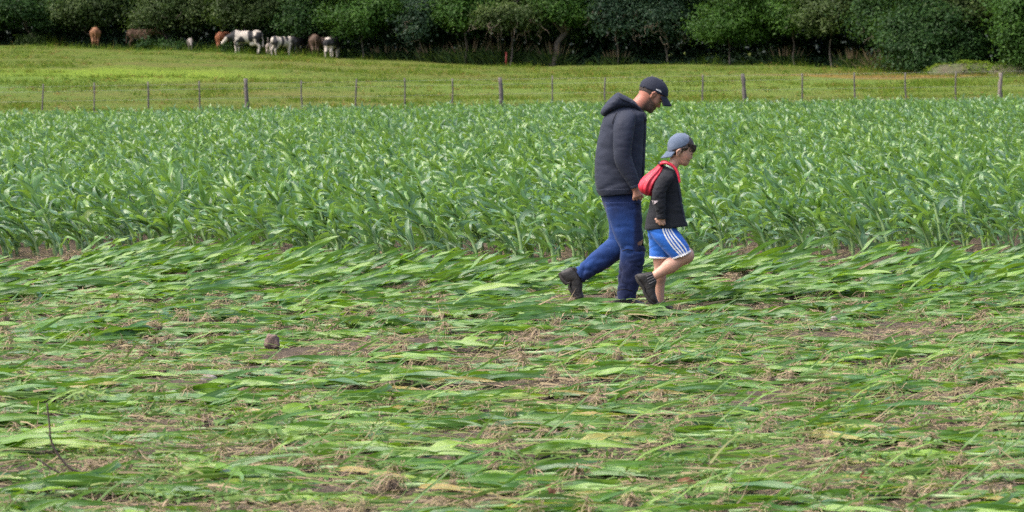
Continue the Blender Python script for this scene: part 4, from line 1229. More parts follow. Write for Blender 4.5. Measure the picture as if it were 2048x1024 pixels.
def near_decal(bvh, M, pts, w, y_out=.003, sub=6):
    """ribbon following photo points on the camera side of a garment; w in metres"""
    P = crom(np.array(pts, float), sub); x, z = M(P[:, 0], P[:, 1])
    T = unit(np.gradient(np.stack([x, z], -1), axis=0)); nx, nz = -T[:, 1], T[:, 0]
    V = []
    w = np.broadcast_to(np.asarray(w, float), (len(P),))
    for s in (-.5, .5):
        row = []
        for k in range(len(P)):
            q = Vector((x[k] + nx[k] * w[k] * s, -2, z[k] + nz[k] * w[k] * s))
            h = bvh.ray_cast(q, Vector((0, 1, 0)))
            row.append((q.x, (h[0].y if h[0] is not None else (row[-1][1] if row else -.1)) - y_out, q.z))
        V.append(row)
    V = np.array(V); n = len(P)
    i = np.arange(n - 1)
    F = np.stack([i, i + 1, n + i + 1, n + i], -1)
    return V.reshape(-1, 3), F

def bvh_of(*geos):
    vs, fs, n = [], [], 0
    for V, F in geos:
        F = F if isinstance(F, list) else [F]
        vs += [tuple(v) for v in V]
        for f in F: fs += [tuple(int(i) + n for i in q) for q in f]
        n = len(vs)
    return BVHTree.FromPolygons(vs, fs)

def hand_prims(M, wrist, kn_front, kn_back, yc, S, curl=1, r=.0092, sc=1.0):
    """fist-like relaxed hand: back of the hand to the camera, knuckles from kn_front to kn_back (pixels), fingers curling away"""
    P = lambda p, y: np.array([*(lambda q: (q[0], y, q[1]))(M(*p))])
    w = P(wrist, yc)
    pr = []
    for k in range(4):
        f = k / 3.
        kn = P((kn_front[0] + (kn_back[0] - kn_front[0]) * f, kn_front[1] + (kn_back[1] - kn_front[1]) * f), yc - .004 + .004 * abs(f - .4))
        dirn = unit(kn - w)
        ln = (.030, .034, .032, .026)[k] * sc
        pr.append(cone(w + (kn - w) * .15, kn, .015 * sc, .0115 * sc, .012))
        a = kn + dirn * ln * .75 + np.array([0, ln * .55, 0])
        b2 = a + np.array([-.002, ln * .75, ln * .25]); c2 = b2 + np.array([-.002, .004, ln * .6])
        pr += [cone(kn, a, .0108 * sc, r * sc, .004), cone(a, b2, r * sc, r * .92 * sc, .004), cone(b2, c2, r * .9 * sc, r * .78 * sc, .003)]
    return pr, w

# ---- the man
SM = 262.0
man_x = (1235 - 1024) * (25.1 * CP + CAM_H * SP) / FPX
def MM(px, py): return (np.asarray(px, float) - 1235) / SM, (610 - np.asarray(py, float)) / SM
def pm(px, py, y): x, z = MM(px, py); return np.array([float(x), y, float(z)])
HM = head_frame((1306.4, 188.8), R(37), SM, MM)
pr = [ell(HM(-6, 7), np.array([28, 19.5, 24]) / SM, R(37) * -1 * -1, .02)]
def hell(H, S, a, b, y, ra, rb, ry, tilt, k=.012): return ell(H(a, b, y), np.array([ra, ry, rb]) / S, -tilt, k)
t = R(37)
pr = [hell(HM, SM, -6, 6, 0, 27.5, 24, 19.5, t), hell(HM, SM, 6, -10, 0, 14, 22, 15.5, t, .03), hell(HM, SM, 11, -25, 0, 7.5, 8, 10, t, .025),
      hell(HM, SM, 15.2, -30, 0, 3.6, 4, 6, t, .018), hell(HM, SM, 16.5, 1.5, 0, 3.6, 3.2, 12, t, .012),
      cone(HM(18.2, -2, 0), HM(23.0, -12.5, 0), 1.9 / SM, 2.7 / SM, .010), cone(HM(20, -13.4, 2), HM(20, -13.4, -2), 2.2 / SM, 2.2 / SM, .006),
      hell(HM, SM, 18.2, -19.3, 0, 2.6, 1.5, 5.5, t, .008), hell(HM, SM, 17.6, -22.6, 0, 2.6, 1.7, 5, t, .008),
      hell(HM, SM, 11, -9, 9, 5, 5, 4, t, .02), hell(HM, SM, 11, -9, -9, 5, 5, 4, t, .02),
      cone(HM(-9, -8, 0), pm(1266, 222, 0), 15.5 / SM, 15.5 / SM, .03)]
for sy in (-1, 1):   # ears: rim, lobe
    pr += [cone(HM(-2.0, 5.6, sy * 20.6), HM(-4.0, 1, sy * 22.2), 2.0 / SM, 2.2 / SM, .006), cone(HM(-2.0, 5.6, sy * 20.6), HM(2.6, 5.0, sy * 19.0), 2.0 / SM, 1.6 / SM, .006), cone(HM(-4, 1, sy * 22.2), HM(-1.5, -6.5, sy * 19.4), 2.1 / SM, 1.9 / SM, .006),
           hell(HM, SM, 0, 0, sy * 18.8, 4, 6, 2, t, .006)]
# torso, arms and legs under the clothes
pr += [cone(pm(1252, 264, 0), pm(1240, 300, 0), .115, .13, .06), cone(pm(1240, 300, 0), pm(1240, 390, 0), .13, .125, .06), cone(pm(1252, 250, -.13), pm(1252, 250, .13), .05, .05, .05)]
for sy in (-1, 1):
    pr += [cone(pm(1247, 240, .19 * sy), pm(1243, 312, .23 * sy), .052, .042, .03), cone(pm(1243, 312, .23 * sy), pm(1268, 373, .222 * sy), .042, .029, .02)]
pr += [cone(pm(1246, 405, -.09), pm(1266, 478, -.09), .066, .064, .04), cone(pm(1266, 478, -.09), pm(1253, 592, -.09), .062, .042, .03),
       cone(pm(1244, 408, .09), pm(1240, 490, .09), .066, .058, .04), cone(pm(1240, 490, .09), pm(1160, 550, .09), .050, .032, .03)]
for sy in (-1, 1):
    hp, w = hand_prims(MM, (1268.5, 373), (1279, 386), (1266.0, 391), .222 * sy, SM)
    if sy > 0: hp = [(p[0], p[1] * [1, 1, 1], p[2] * [1, -1, 1] + [0, 2 * .222, 0] if False else p[2], *p[3:]) for p in hp]
    pr += hp
    pr += [cone(pm(1276, 379, .222 * sy), pm(1280.5, 389, .222 * sy + .012), .0125, .0105, .008), cone(pm(1280.5, 389, .222 * sy + .012), pm(1279.5, 397, .222 * sy + .024), .0105, .0085, .004)]
V, Q = sdf_mesh(pr, .0055)
# markings of the skin: stubble on the jaw, sunburnt neck
hx, hz = MM(1306.4, 188.8)
ca, sa = math.cos(t), math.sin(t)
A_ = ((V[:, 0] - hx) * ca - (V[:, 2] - hz) * sa) * SM; B_ = ((V[:, 0] - hx) * sa + (V[:, 2] - hz) * ca) * SM
AT = np.zeros((len(V), 3))
jaw = sstep(-9, -16, B_ + .35 * (A_ - 12)) * sstep(-9, 0, A_) * (B_ > -45) * (1 - sstep(2.5, 5, A_ - 14.5) * (B_ > -18))
AT[:, 0] = np.clip(jaw, 0, 1) * 1.0 * (.7 + .5 * vnoise(V * 160))
AT[:, 0] = np.maximum(AT[:, 0], .55 * sstep(3, 0, np.abs(A_ - 3.5)) * (B_ > -14) * (B_ < 4))        # sideburn
AT[:, 1] = np.clip(.55 * sstep(8, -14, A_) * (V[:, 2] > 1.3) + .3 * vnoise(V * 30), 0, 1)
lips = (np.abs(B_ + 21) < 1.0) & (A_ > 14); AT[lips, 2] = .6
brow = (np.abs(B_ - 1.5) < 1.5) & (A_ > 13) & (np.abs(V[:, 1] * SM) > 3); AT[brow, 2] = .85
eye = (np.abs(B_ + 3.2) < 1.1) & (A_ > 11.5) & (np.abs(np.abs(V[:, 1] * SM) - 8) < 3.6); AT[eye, 2] = .9
man = add("person", make_mesh("person", V, Q, True, {'skin': AT}), SKINM, None, (man_x, 25.1, .0))
tag(man, "man in dark hooded jacket, dark cap and blue work trousers walking right with bowed head", 'person')

JACK = cloth("charcoal_jacket_cloth", (.021, .027, .048), (.014, .0185, .034), 5, .75, .04, .10)
CAPM = cloth("navy_cap_cloth", (.013, .017, .034), (.009, .012, .024), 30, .8, .05, .15)
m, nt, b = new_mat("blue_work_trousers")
(navy_fac, wr, _), _a = attr_xyz(nt, 'cloth')
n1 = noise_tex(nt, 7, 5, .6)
dry = ramp(nt, n1, [(.3, (.007, .028, .118)), (.7, (.012, .050, .20))])  # plain blue of the cloth, before navy is mixed in
navy_col = ramp(nt, n1, [(.3, (.005, .008, .030)), (.7, (.008, .014, .052))])
cc = mixc(nt, navy_fac, dry, navy_col)
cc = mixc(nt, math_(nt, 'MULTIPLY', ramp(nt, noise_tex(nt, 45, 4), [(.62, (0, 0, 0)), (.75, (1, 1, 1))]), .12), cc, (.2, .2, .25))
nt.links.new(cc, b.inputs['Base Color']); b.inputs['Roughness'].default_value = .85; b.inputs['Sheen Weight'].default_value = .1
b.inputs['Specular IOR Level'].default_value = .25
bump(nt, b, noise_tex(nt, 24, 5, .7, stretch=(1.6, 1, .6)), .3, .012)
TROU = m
BOOT = plain("worn_black_leather", (.022, .019, .018), (.011, .010, .010), 25, .55, .5, .006)

jk = empty("jacket"); jk.parent = man
torso = loft([(1238, 204, 1286, 222, .09, 0), (1216, 220, 1291.5, 226, .165, 0), (1206, 234, 1292.5, 236, .19, 0), (1200, 252, 1292, 252, .195, 0), (1193.5, 282, 1290, 281, .19, 0), (1189.5, 312, 1289, 305, .185, 0),
              (1188, 337, 1288, 332, .185, 0), (1189, 361, 1285.5, 357, .19, 0), (1191.7, 377, 1283, 373, .195, 0), (1196.5, 387, 1281.5, 381, .19, 0), (1198, 389, 1281, 383, .185, 0)], MM, 7, 48, 2.5, .006, (6, 8, 12), 2)
add("body_panel", make_mesh("body_panel", *torso), JACK, jk)
hem = loft([(1190.8, 377.5, 1284.2, 373.5, .200, 0), (1195.5, 387, 1282.5, 381.4, .196, 0), (1197, 390.3, 1281.6, 384, .19, 0)], MM, 5, 48, 2.5, .004, (9, 9, 30), 3)
add("hem_band", make_mesh("hem_band", *hem), JACK, jk)
for sy in (-1, 1):
    sl = loft([(1238, 221, 1262, 218, .035, -.155), (1228.5, 234, 1270, 229, .066, -.175), (1224.5, 250, 1268, 247, .072, -.205), (1223.4, 270, 1265, 265, .072, -.222), (1223.4, 290, 1262, 286, .068, -.232),
               (1225, 314, 1260.5, 305, .066, -.236), (1230, 329, 1263.5, 320, .062, -.238), (1240, 346, 1269, 336, .056, -.236), (1251, 362, 1274, 353, .050, -.231), (1259.5, 374.5, 1276, 367.5, .044, -.226)], MM, 8, 32, 2.2, .0042, (8, 8, 16), 7 + sy)
    Vs = sl[0] * np.array([1, -sy, 1])
    Fs = [f[:, ::-1] for f in sl[1]] if sy > 0 else sl[1]
    if sy > 0: Vs[:, 0] -= .01
    so = add("sleeve", make_mesh("sleeve", Vs, Fs), JACK, jk)
    cf = loft([(1257.5, 371, 1275.8, 364.3, .047, -.227), (1260.3, 375.3, 1277, 368.2, .047, -.226)], MM, 4, 32, 2.2)
    Vs = cf[0] * np.array([1, -sy, 1])
    add("cuff", make_mesh("cuff", Vs, [f[:, ::-1] for f in cf[1]] if sy > 0 else cf[1]), JACK, so)
hood = loft([(1199.5, 224, 1203, 229, .045, 0), (1203.5, 214, 1207, 231, .10, 0), (1210, 205, 1214, 229.5, .135, 0), (1221, 194, 1224, 224.5, .155, 0), (1234, 184.5, 1236.5, 219, .155, 0), (1246, 187.5, 1250, 218, .14, 0),
             (1258, 194, 1263, 218, .13, 0), (1268, 200, 1275, 221.5, .115, 0), (1279, 213.5, 1283, 228, .095, 0), (1289.5, 225, 1291.5, 234, .06, 0)], MM, 8, 44, 2.3, .010, (10, 7, 24), 4)
ho = add("hood", make_mesh("hood", *hood), JACK, jk)
bv = bvh_of(hood)
Vd, Fd = near_decal(bv, MM, [(1233, 187), (1240, 195), (1252, 201), (1266, 206), (1279, 216)], .012, .004)
solidify(add("rim_fold", make_mesh("rim_fold", Vd, Fd), JACK, ho), .006, 0)
bt = bvh_of(torso)
Vd, Fd = near_decal(bt, MM, [(1289, 228), (1289.3, 260), (1287, 300), (1285.5, 340), (1281, 372)], .016, .004)
solidify(add("zip_placket", make_mesh("zip_placket", Vd, Fd), CAPM, jk), .005, 0)

SEAM_AND_SHADE = cloth("dark_seam_and_crease_shade", (.006, .007, .012), (.004, .005, .008), 30, .9, 0, .1)  # seam thread; also colours the painted crease shade on the trousers
for nm, pts, w in (("raglan_seam", [(1232, 224), (1226, 234), (1222.5, 246)], .005), ("pocket_seam", [(1253, 343), (1257, 356), (1262, 372)], .005)):
    Vd, Fd = near_decal(bt, MM, pts, w, .0025)
    add(nm, make_mesh(nm, Vd, Fd), SEAM_AND_SHADE, jk)
tr = empty("trousers"); tr.parent = man
TRS = {}
pel = loft([(1200, 380, 1281, 377, .165, 0), (1201, 392, 1282.5, 392, .17, 0), (1206, 410, 1283, 412, .172, 0), (1213, 428, 1283, 428, .165, 0), (1219, 441, 1280, 440, .13, 0)], MM, 6, 44, 2.4, .005, (12, 9, 9), 1)
nleg = loft([(1205, 402, 1283, 401, .09, -.085), (1212, 425, 1283, 428, .092, -.09), (1221, 452, 1285.5, 457, .088, -.093), (1231, 478, 1287, 480, .082, -.094), (1239, 497, 1288.5, 498, .078, -.094), (1238, 515, 1288.5, 516, .076, -.093),
             (1235, 540, 1284.5, 540, .073, -.092), (1232.5, 565, 1280, 562, .071, -.09), (1230.5, 585, 1275.5, 582, .069, -.09), (1230, 597, 1272, 598, .067, -.09)], MM, 9, 40, 2.2, .012, (14, 9, 12), 3)
fleg = loft([(1206, 402, 1280, 408, .088, .085), (1211, 425, 1278, 440, .088, .09), (1217.5, 450, 1274, 468, .084, .092), (1216.5, 475, 1262, 505, .08, .093), (1201, 491, 1238, 521, .076, .093), (1180, 509, 1214, 540, .070, .092), (1163, 525, 1190, 554, .066, .09), (1149, 538, 1167.5, 567, .062, .09)], MM, 9, 40, 2.2, .011, (16, 9, 16), 8)
def navy_mask(V, near):  # darker navy below the knee, on the front panel and towards the hip
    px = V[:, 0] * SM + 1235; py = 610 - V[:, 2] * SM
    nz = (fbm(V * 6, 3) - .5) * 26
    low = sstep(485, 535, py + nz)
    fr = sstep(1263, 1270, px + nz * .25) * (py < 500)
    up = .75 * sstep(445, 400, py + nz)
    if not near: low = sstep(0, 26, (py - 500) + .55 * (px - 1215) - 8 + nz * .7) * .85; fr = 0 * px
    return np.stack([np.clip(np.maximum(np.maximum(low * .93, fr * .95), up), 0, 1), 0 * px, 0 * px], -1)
def hole(Vv):
    px = Vv[:, 0] * SM + 1235; py = 610 - Vv[:, 2] * SM
    return (px > 1272) & (px < 1290) & (py > 472 + (1290 - px) * .45) & (py < 490.5) & (Vv[:, 1] < -.075)
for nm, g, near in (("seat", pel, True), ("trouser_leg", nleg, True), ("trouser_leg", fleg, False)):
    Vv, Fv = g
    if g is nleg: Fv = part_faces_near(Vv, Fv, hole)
    o = add(nm, make_mesh(nm, Vv, Fv, True, {'cloth': navy_mask(Vv, near)}), TROU, tr)
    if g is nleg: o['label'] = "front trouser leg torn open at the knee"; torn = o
bsl = bvh_of(nleg, pel)
for nm, pts, w in (("pocket_seam", [(1262, 388), (1268, 398), (1277, 408)], .006), ("knee_crease_shade", [(1242, 500), (1252, 496), (1264, 498)], .006), ("ankle_crease_shade", [(1233, 580), (1246, 575), (1262, 579)], .006)):  # the crease ribbons are fold shade painted as dark strips
    Vd, Fd = near_decal(bsl, MM, pts, w, .0025)
    add(nm, make_mesh(nm, Vd, Fd), SEAM_AND_SHADE, torn)
# torn flap hanging under the hole
Vd = np.array([pm(1276, 488, -.15), pm(1288, 490, -.10), pm(1291.5, 500, -.105), pm(1281, 497, -.145)])
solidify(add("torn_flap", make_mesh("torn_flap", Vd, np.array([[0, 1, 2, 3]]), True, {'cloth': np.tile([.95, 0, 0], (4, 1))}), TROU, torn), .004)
bl = bvh_of(nleg)
nb = loft([(1226.5, 598, 1227.5, 611.5, .030, -.09), (1232, 590, 1232.5, 613, .042, -.09), (1248, 586, 1248, 613.5, .047, -.09), (1263, 589, 1263, 613.5, .047, -.09), (1277, 600, 1277.5, 613.5, .049, -.09), (1289, 604, 1289.5, 613, .047, -.09), (1297, 608.5, 1297.5, 612.5, .03, -.09)], MM, 7, 28, 2.6, .003)
ns = loft([(1225.5, 608, 1225.8, 615, .034, -.09), (1240, 609, 1240, 616, .048, -.09), (1262, 609, 1262, 616, .048, -.09), (1280, 609, 1280, 616, .052, -.09), (1298.5, 609.5, 1299, 614.5, .034, -.09)], MM, 6, 28, 3.0)
o = add("boot", make_mesh("boot", *nb), BOOT, man); add("sole", make_mesh("sole", *ns), RUBBER, o)
fb = loft([(1118.5, 550, 1123, 543.5, .030, .09), (1124, 562, 1139, 536, .042, .09), (1132, 569, 1149, 537, .046, .09), (1139.5, 566, 1162, 551, .047, .09), (1138.5, 573, 1166, 566, .047, .09), (1140, 583, 1165.5, 576, .047, .09), (1146, 592, 1166, 586, .047, .09), (1156, 601, 1169, 594, .045, .09), (1167, 608, 1173, 602, .03, .09)], MM, 7, 28, 2.6, .003)
fs = loft([(1116, 549, 1121, 545, .034, .09), (1121.5, 562, 1128, 557, .046, .09), (1130, 571, 1136, 564, .048, .09), (1137, 570, 1142, 563, .046, .09), (1136, 577, 1141.5, 573, .046, .09), (1141.5, 589, 1147, 583, .05, .09), (1153, 601, 1159, 595, .05, .09), (1167, 610, 1172, 604.5, .034, .09)], MM, 7, 28, 2.8)
o = add("boot", make_mesh("boot", *fb), BOOT, man); add("sole", make_mesh("sole", *fs), RUBBER, o)
V2, F2 = loft([(1145, 531.5, 1161, 555, .046, .09), (1150, 534, 1166, 563, .047, .09), (1155, 539, 1168, 567, .045, .09)], MM, 5, 24, 2.3)
add("collar", make_mesh("collar", V2, F2), BOOT, o)

HAIRS = plain("short_brown_hair", (.055, .036, .028), (.025, .016, .013), 90, .7, .8, .004)
Vd, Fd = dome(HM, (-6, 6, 0), (28.6, 25.2, 20.6), lambda a, b_, y: (b_ < 12 + .12 * a) & (b_ > -13 - .02 * (a + 20) + (a > -12) * (a + 12) * 1.1) & (a < 2.5 + (b_ > 3) * 3), 60, 44)
add("hair", make_mesh("hair", Vd, Fd), HAIRS, man)
cp = empty("cap"); cp.parent = man
Vd, Fd = dome(HM, (-4.5, 6.5, 0), (30.5, 26.6, 22.4), lambda a, b_, y: b_ > 2.0 + .24 * (a + 12) + (a < -22) * 0, 64, 40, disp=1.2)
crown = solidify(add("cap_crown", make_mesh("cap_crown", Vd, Fd), CAPM, cp), .004)
cv, cf_ = Vd, Fd
# visor
sg, tg = np.meshgrid(np.linspace(-1, 1, 25), np.linspace(0, 1, 9), indexing='ij')
yv = sg * 18.5
a0 = 24.5 - 12.0 * sg ** 2; a1 = 42.5 - 13.5 * np.abs(sg) ** 2.4
av = a0 + (a1 - a0) * tg
bv_ = 11.5 - 5.5 * sg ** 2 - (7 + 4 * sg ** 2) * tg - 1.0 * tg ** 2
Vv = HM(av, bv_, yv).reshape(-1, 3)
i = np.arange(24)[:, None] * 9; j = np.arange(8)[None]
fv = np.stack([i + j, i + j + 1, i + 9 + j + 1, i + 9 + j], -1).reshape(-1, 4)
solidify(add("visor", make_mesh("visor", Vv, fv), CAPM, cp), .006, 0)
add("top_button", make_mesh("top_button", *tube([HM(-4, 32.6), HM(-4, 34.6)], [.011, .007], 10)), CAPM, cp)
Vd, Fd = dome(HM, (-4.5, 6.5, 0), (31.2, 27.2, 23.0), lambda a, b_, y: (b_ > 1.4 + .24 * (a + 12)) & (b_ < 5.0 + .24 * (a + 12)) & (a < -24), 64, 60)
solidify(add("back_strap", make_mesh("back_strap", Vd, Fd), CAPM, cp), .004)
LOGO = plain("white_embroidery", (.75, .75, .75), (.6, .6, .6), 60, .8)
bc = bvh_of((cv, [cf_]))
mb = MB()
Z4 = lambda zx, zy: (1240 + zx / 10.24, 140 + zy / 10.24)
mb.put(*near_decal(bc, MM, [Z4(722, 385), Z4(745, 400), Z4(780, 418), Z4(828, 446)], [.008, .008, .008, .006, .006, .006, .005, .006, .005, .006, .005, .005, .005, .005, .005, .005, .005, .005, .004], .006))
for k in range(5):
    q = Z4(752 + 15 * k, 385 + 7 * k); mb.put(*near_decal(bc, MM, [q, (q[0] + .85, q[1] + .6)], .004, .006, 2))
mb.build("side_lettering", LOGO, crown)

# ---- the boy
SB = 269.0
boy_y = 24.35
boy_x = (1330 - 1024) * (boy_y * CP + CAM_H * SP) / FPX
def BM(px, py): return (np.asarray(px, float) - 1330) / SB, (624.5 - np.asarray(py, float)) / SB
def pb(px, py, y): x, z = BM(px, py); return np.array([float(x), y, float(z)])
tb = R(20)
HB = head_frame((1355.6, 305), tb, SB, BM)
pr = [hell(HB, SB, 2, 12, 0, 25.5, 25.5, 20, tb), hell(HB, SB, 15, -3, 0, 12.5, 17.5, 15, tb, .03), hell(HB, SB, 19, -13, 0, 6.5, 7, 9, tb, .025),
      hell(HB, SB, 22.6, -16, 0, 3.2, 3.4, 5, tb, .016), hell(HB, SB, 24, 9, 0, 3.5, 3, 11, tb, .012),
      cone(HB(25.8, 5.5), HB(29.0, -1.0), 1.5 / SB, 2.0 / SB, .009), cone(HB(26.3, -2.2, 1.5), HB(26.3, -2.2, -1.5), 1.7 / SB, 1.7 / SB, .005),
      hell(HB, SB, 25.6, -6.4, 0, 2.2, 1.2, 4.2, tb, .006), hell(HB, SB, 25.0, -9.6, 0, 2.2, 1.4, 4, tb, .006),
      hell(HB, SB, 18, -2, 8, 5, 6, 4.5, tb, .02), hell(HB, SB, 18, -2, -8, 5, 6, 4.5, tb, .02),
      cone(HB(0, -6, 0), pb(1341, 343, 0), 10.6 / SB, 10.8 / SB, .025)]
for sy in (-1, 1):
    pr += [cone(HB(-1.0, 6.0, sy * 20.6), HB(-4, 1, sy * 22), 1.9 / SB, 2 / SB, .005), cone(HB(-1.0, 6.0, sy * 20.6), HB(3, 4.5, sy * 19.4), 1.8 / SB, 1.4 / SB, .005), cone(HB(-4, 1, sy * 22), HB(0, -7.5, sy * 18.6), 2 / SB, 1.8 / SB, .005), hell(HB, SB, 0, -1, sy * 18.6, 3.5, 6, 1.8, tb, .005)]
pr += [cone(pb(1336, 370, 0), pb(1330, 400, 0), .078, .085, .05), cone(pb(1330, 400, 0), pb(1324, 458, 0), .085, .09, .05), cone(pb(1335, 354, -.07), pb(1335, 354, .07), .035, .035, .05)]
for sy in (-1, 1):
    pr += [cone(pb(1331, 357, .102 * sy), pb(1315, 392, .145 * sy), .026, .026, .02), cone(pb(1315, 392, .145 * sy), pb(1320, 434, .145 * sy), .028, .021, .015)]
pr += [cone(pb(1324, 466, -.055), pb(1371, 509, -.065), .066, .055, .03), cone(pb(1371.5, 510.5, -.065), pb(1340, 530, -.065), .0505, .050, .03), cone(pb(1340, 530, -.065), pb(1306, 552, -.065), .050, .031, .03),
       cone(pb(1322, 466, .06), pb(1322.5, 520, .065), .064, .052, .03), cone(pb(1322.5, 520, .065), pb(1319.5, 556, .065), .050, .043, .03), cone(pb(1319.5, 556, .065), pb(1321, 604, .065), .043, .028, .03)]
# fists: near hand, knuckles down-left, back of the hand to the camera
for sy in (-1, 1):
    Y = .147 * sy
    w = pb(1320.5, 434, Y)
    pr.append(cone(pb(1322.5, 436, Y), pb(1317, 440, Y), .0215, .020, .012))
    kn = [(1309.5, 437.0), (1312.0, 442.0), (1317.2, 446.0), (1323.0, 446.2)]
    for k, q in enumerate(kn):
        a = pb(*q, Y - .006)
        pr.append(cone(w, a, .014, .0095, .010))
        b2 = a + np.array([.004, .018 if sy < 0 else .018, -.006]); c2 = b2 + np.array([.014, .008, .004])
        pr += [cone(a, b2, .0088, .008, .003), cone(b2, c2, .008, .0068, .003)]
    pr += [cone(pb(1325, 438, Y - .004), pb(1327, 444.5, Y - .002), .0095, .0082, .005), cone(pb(1327, 444.5, Y - .002), pb(1327.6, 447, Y + .012), .008, .0065, .003)]
V, Q = sdf_mesh(pr, .0052)
hx, hz = BM(1355.6, 305); ca, sa = math.cos(tb), math.sin(tb)
A_ = ((V[:, 0] - hx) * ca - (V[:, 2] - hz) * sa) * SB; B_ = ((V[:, 0] - hx) * sa + (V[:, 2] - hz) * ca) * SB
AT = np.zeros((len(V), 3))
AT[:, 1] = np.clip(.6 * np.exp(-((A_ - 17) ** 2 + (B_ + 3) ** 2) / 60) * (V[:, 2] > .9) + .25 * vnoise(V * 25), 0, 1)
AT[(np.abs(B_ + 7.9) < .8) & (A_ > 21), 2] = .7
AT[(np.abs(B_ - 9.8) < 1.1) & (A_ > 18.5) & (np.abs(V[:, 1] * SB) > 3.5), 2] = .9
AT[(np.abs(B_ - 5.6) < .9) & (A_ > 19.0) & (np.abs(np.abs(V[:, 1] * SB) - 8) < 4), 2] = .95
boy = add("person", make_mesh("person", V, Q, True, {'skin': AT}), SKINB, None, (boy_x, boy_y, 0))
tag(boy, "boy in backward blue cap, dark jacket and blue striped shorts stepping over flattened maize", 'person')

JKB = cloth("black_fleece_jacket", (.0135, .015, .020), (.009, .010, .0135), 7, .85, .04, .25)
SHIRT = cloth("pale_green_shirt", (.38, .52, .42), (.30, .43, .35), 20)
jb = empty("jacket"); jb.parent = boy
torso = loft([(1327, 331, 1347, 338, .055, 0), (1319, 340, 1354.5, 345, .10, 0), (1311, 356, 1357.5, 360, .122, 0), (1305, 375, 1360, 376, .125, 0), (1301, 395, 1363, 395, .122, 0), (1296.5, 417, 1367, 416, .126, 0), (1292, 438, 1371.5, 436, .132, 0), (1289.7, 455, 1374.3, 448.5, .134, 0), (1290, 457.5, 1374, 450, .13, 0)], BM, 8, 44, 2.6, .006, (10, 9, 16), 6)
add("body_panel", make_mesh("body_panel", *torso), JKB, jb)
hemb = loft([(1290.2, 449, 1373.4, 443.4, .136, 0), (1289, 456.5, 1375, 449.6, .138, 0), (1289.6, 459, 1374.6, 451.4, .133, 0)], BM, 5, 44, 2.6, .002)
add("hem_band", make_mesh("hem_band", *hemb), JKB, jb)
for sy in (-1, 1):
    sl = loft([(1325, 340, 1346, 343, .028, -.09), (1316.5, 349, 1346.5, 355, .047, -.118), (1307.5, 363, 1338, 368, .050, -.138), (1302, 380, 1331.5, 381, .050, -.15), (1301.8, 396, 1329.5, 394, .048, -.155), (1305.8, 412, 1329, 410, .044, -.155), (1309, 424, 1329, 423, .041, -.151), (1310.5, 432, 1329, 433, .038, -.148)], BM, 8, 30, 2.2, .006, (13, 13, 24), 5 + sy)
    Vs = sl[0] * np.array([1, -sy, 1])
    so = add("sleeve", make_mesh("sleeve", Vs, [f[:, ::-1] for f in sl[1]] if sy > 0 else sl[1]), JKB, jb)
    cf = loft([(1309.3, 430, 1329.6, 430.5, .041, -.149), (1310.3, 436, 1329, 436.5, .039, -.148)], BM, 4, 30, 2.2)
    Vs = cf[0] * np.array([1, -sy, 1])
    add("cuff", make_mesh("cuff", Vs, [f[:, ::-1] for f in cf[1]] if sy > 0 else cf[1]), JKB, so)
    if sy < 0:
        bs = bvh_of(sl)
        Vd, Fd = near_decal(bs, BM, [(1303.2, 403.5), (1306, 402.5), (1309.5, 401), (1313.5, 399.8)], np.linspace(.034, .003, 19), .003)
        add("elbow_tear", make_mesh("elbow_tear", Vd, Fd), plain("grey_lining", (.42, .36, .38), (.30, .26, .28), 40, .9), so)
bj = bvh_of(torso)
Vd, Fd = near_decal(bj, BM, [(1350, 345), (1354, 365), (1358, 395), (1363, 420), (1369, 445)], .008, .004)
solidify(add("zip_edge", make_mesh("zip_edge", Vd, Fd), CAPM, jb), .004, 0)
col_ = loft([(1335.5, 323, 1352.5, 337, .050, 0), (1331, 329, 1352.5, 342, .062, 0), (1329, 338, 1354, 349, .07, 0)], BM, 6, 36, 2.2, .003)
add("shirt_collar", make_mesh("shirt_collar", *col_), SHIRT, boy)

SHORT = cloth("royal_blue_shorts_cloth", (.016, .130, .52), (.012, .10, .42), 9, .7, .15, .2)
TRIM = cloth("white_trim", (.72, .72, .72), (.6, .6, .62), 20, .8)
sh = empty("shorts"); sh.parent = boy
near = loft([(1294, 452, 1349, 450, .105, -.025), (1298, 464, 1355, 460, .10, -.035), (1306, 477, 1362.5, 469, .092, -.055), (1317, 490, 1369, 478, .086, -.065), (1329.5, 504, 1375.5, 488.5, .082, -.068), (1342.7, 516.8, 1381.3, 500, .078, -.068)], BM, 8, 40, 2.2, .005, (12, 9, 12), 2)
far = loft([(1292, 452, 1346, 452, .105, .025), (1294, 466, 1347, 466, .098, .04), (1297, 482, 1345, 482, .09, .06), (1298.5, 498, 1343, 499, .086, .066), (1299.3, 515.5, 1339.5, 516.5, .083, .066)], BM, 8, 40, 2.2, .006, (12, 9, 16), 9)
bn = bvh_of(near)
for g, yc, seg in ((near, -.068, [(1341.0, 515.0, 1380.8, 498.0, .081, -.068), (1343.4, 518.2, 1382.4, 501.2, .081, -.068)]), (far, .066, [(1298.9, 513.3, 1340.2, 514.4, .086, .066), (1299.3, 516.8, 1340.2, 517.6, .085, .066)])):
    o = add("shorts_leg", make_mesh("shorts_leg", *g), SHORT, sh)
    add("hem_trim", make_mesh("hem_trim", *loft(seg, BM, 4, 40, 2.2)), TRIM, o)
    if g is near: nl_ = o
Z8 = lambda p: (1280 + p[0] / 8.533, 440 + p[1] / 8.533)
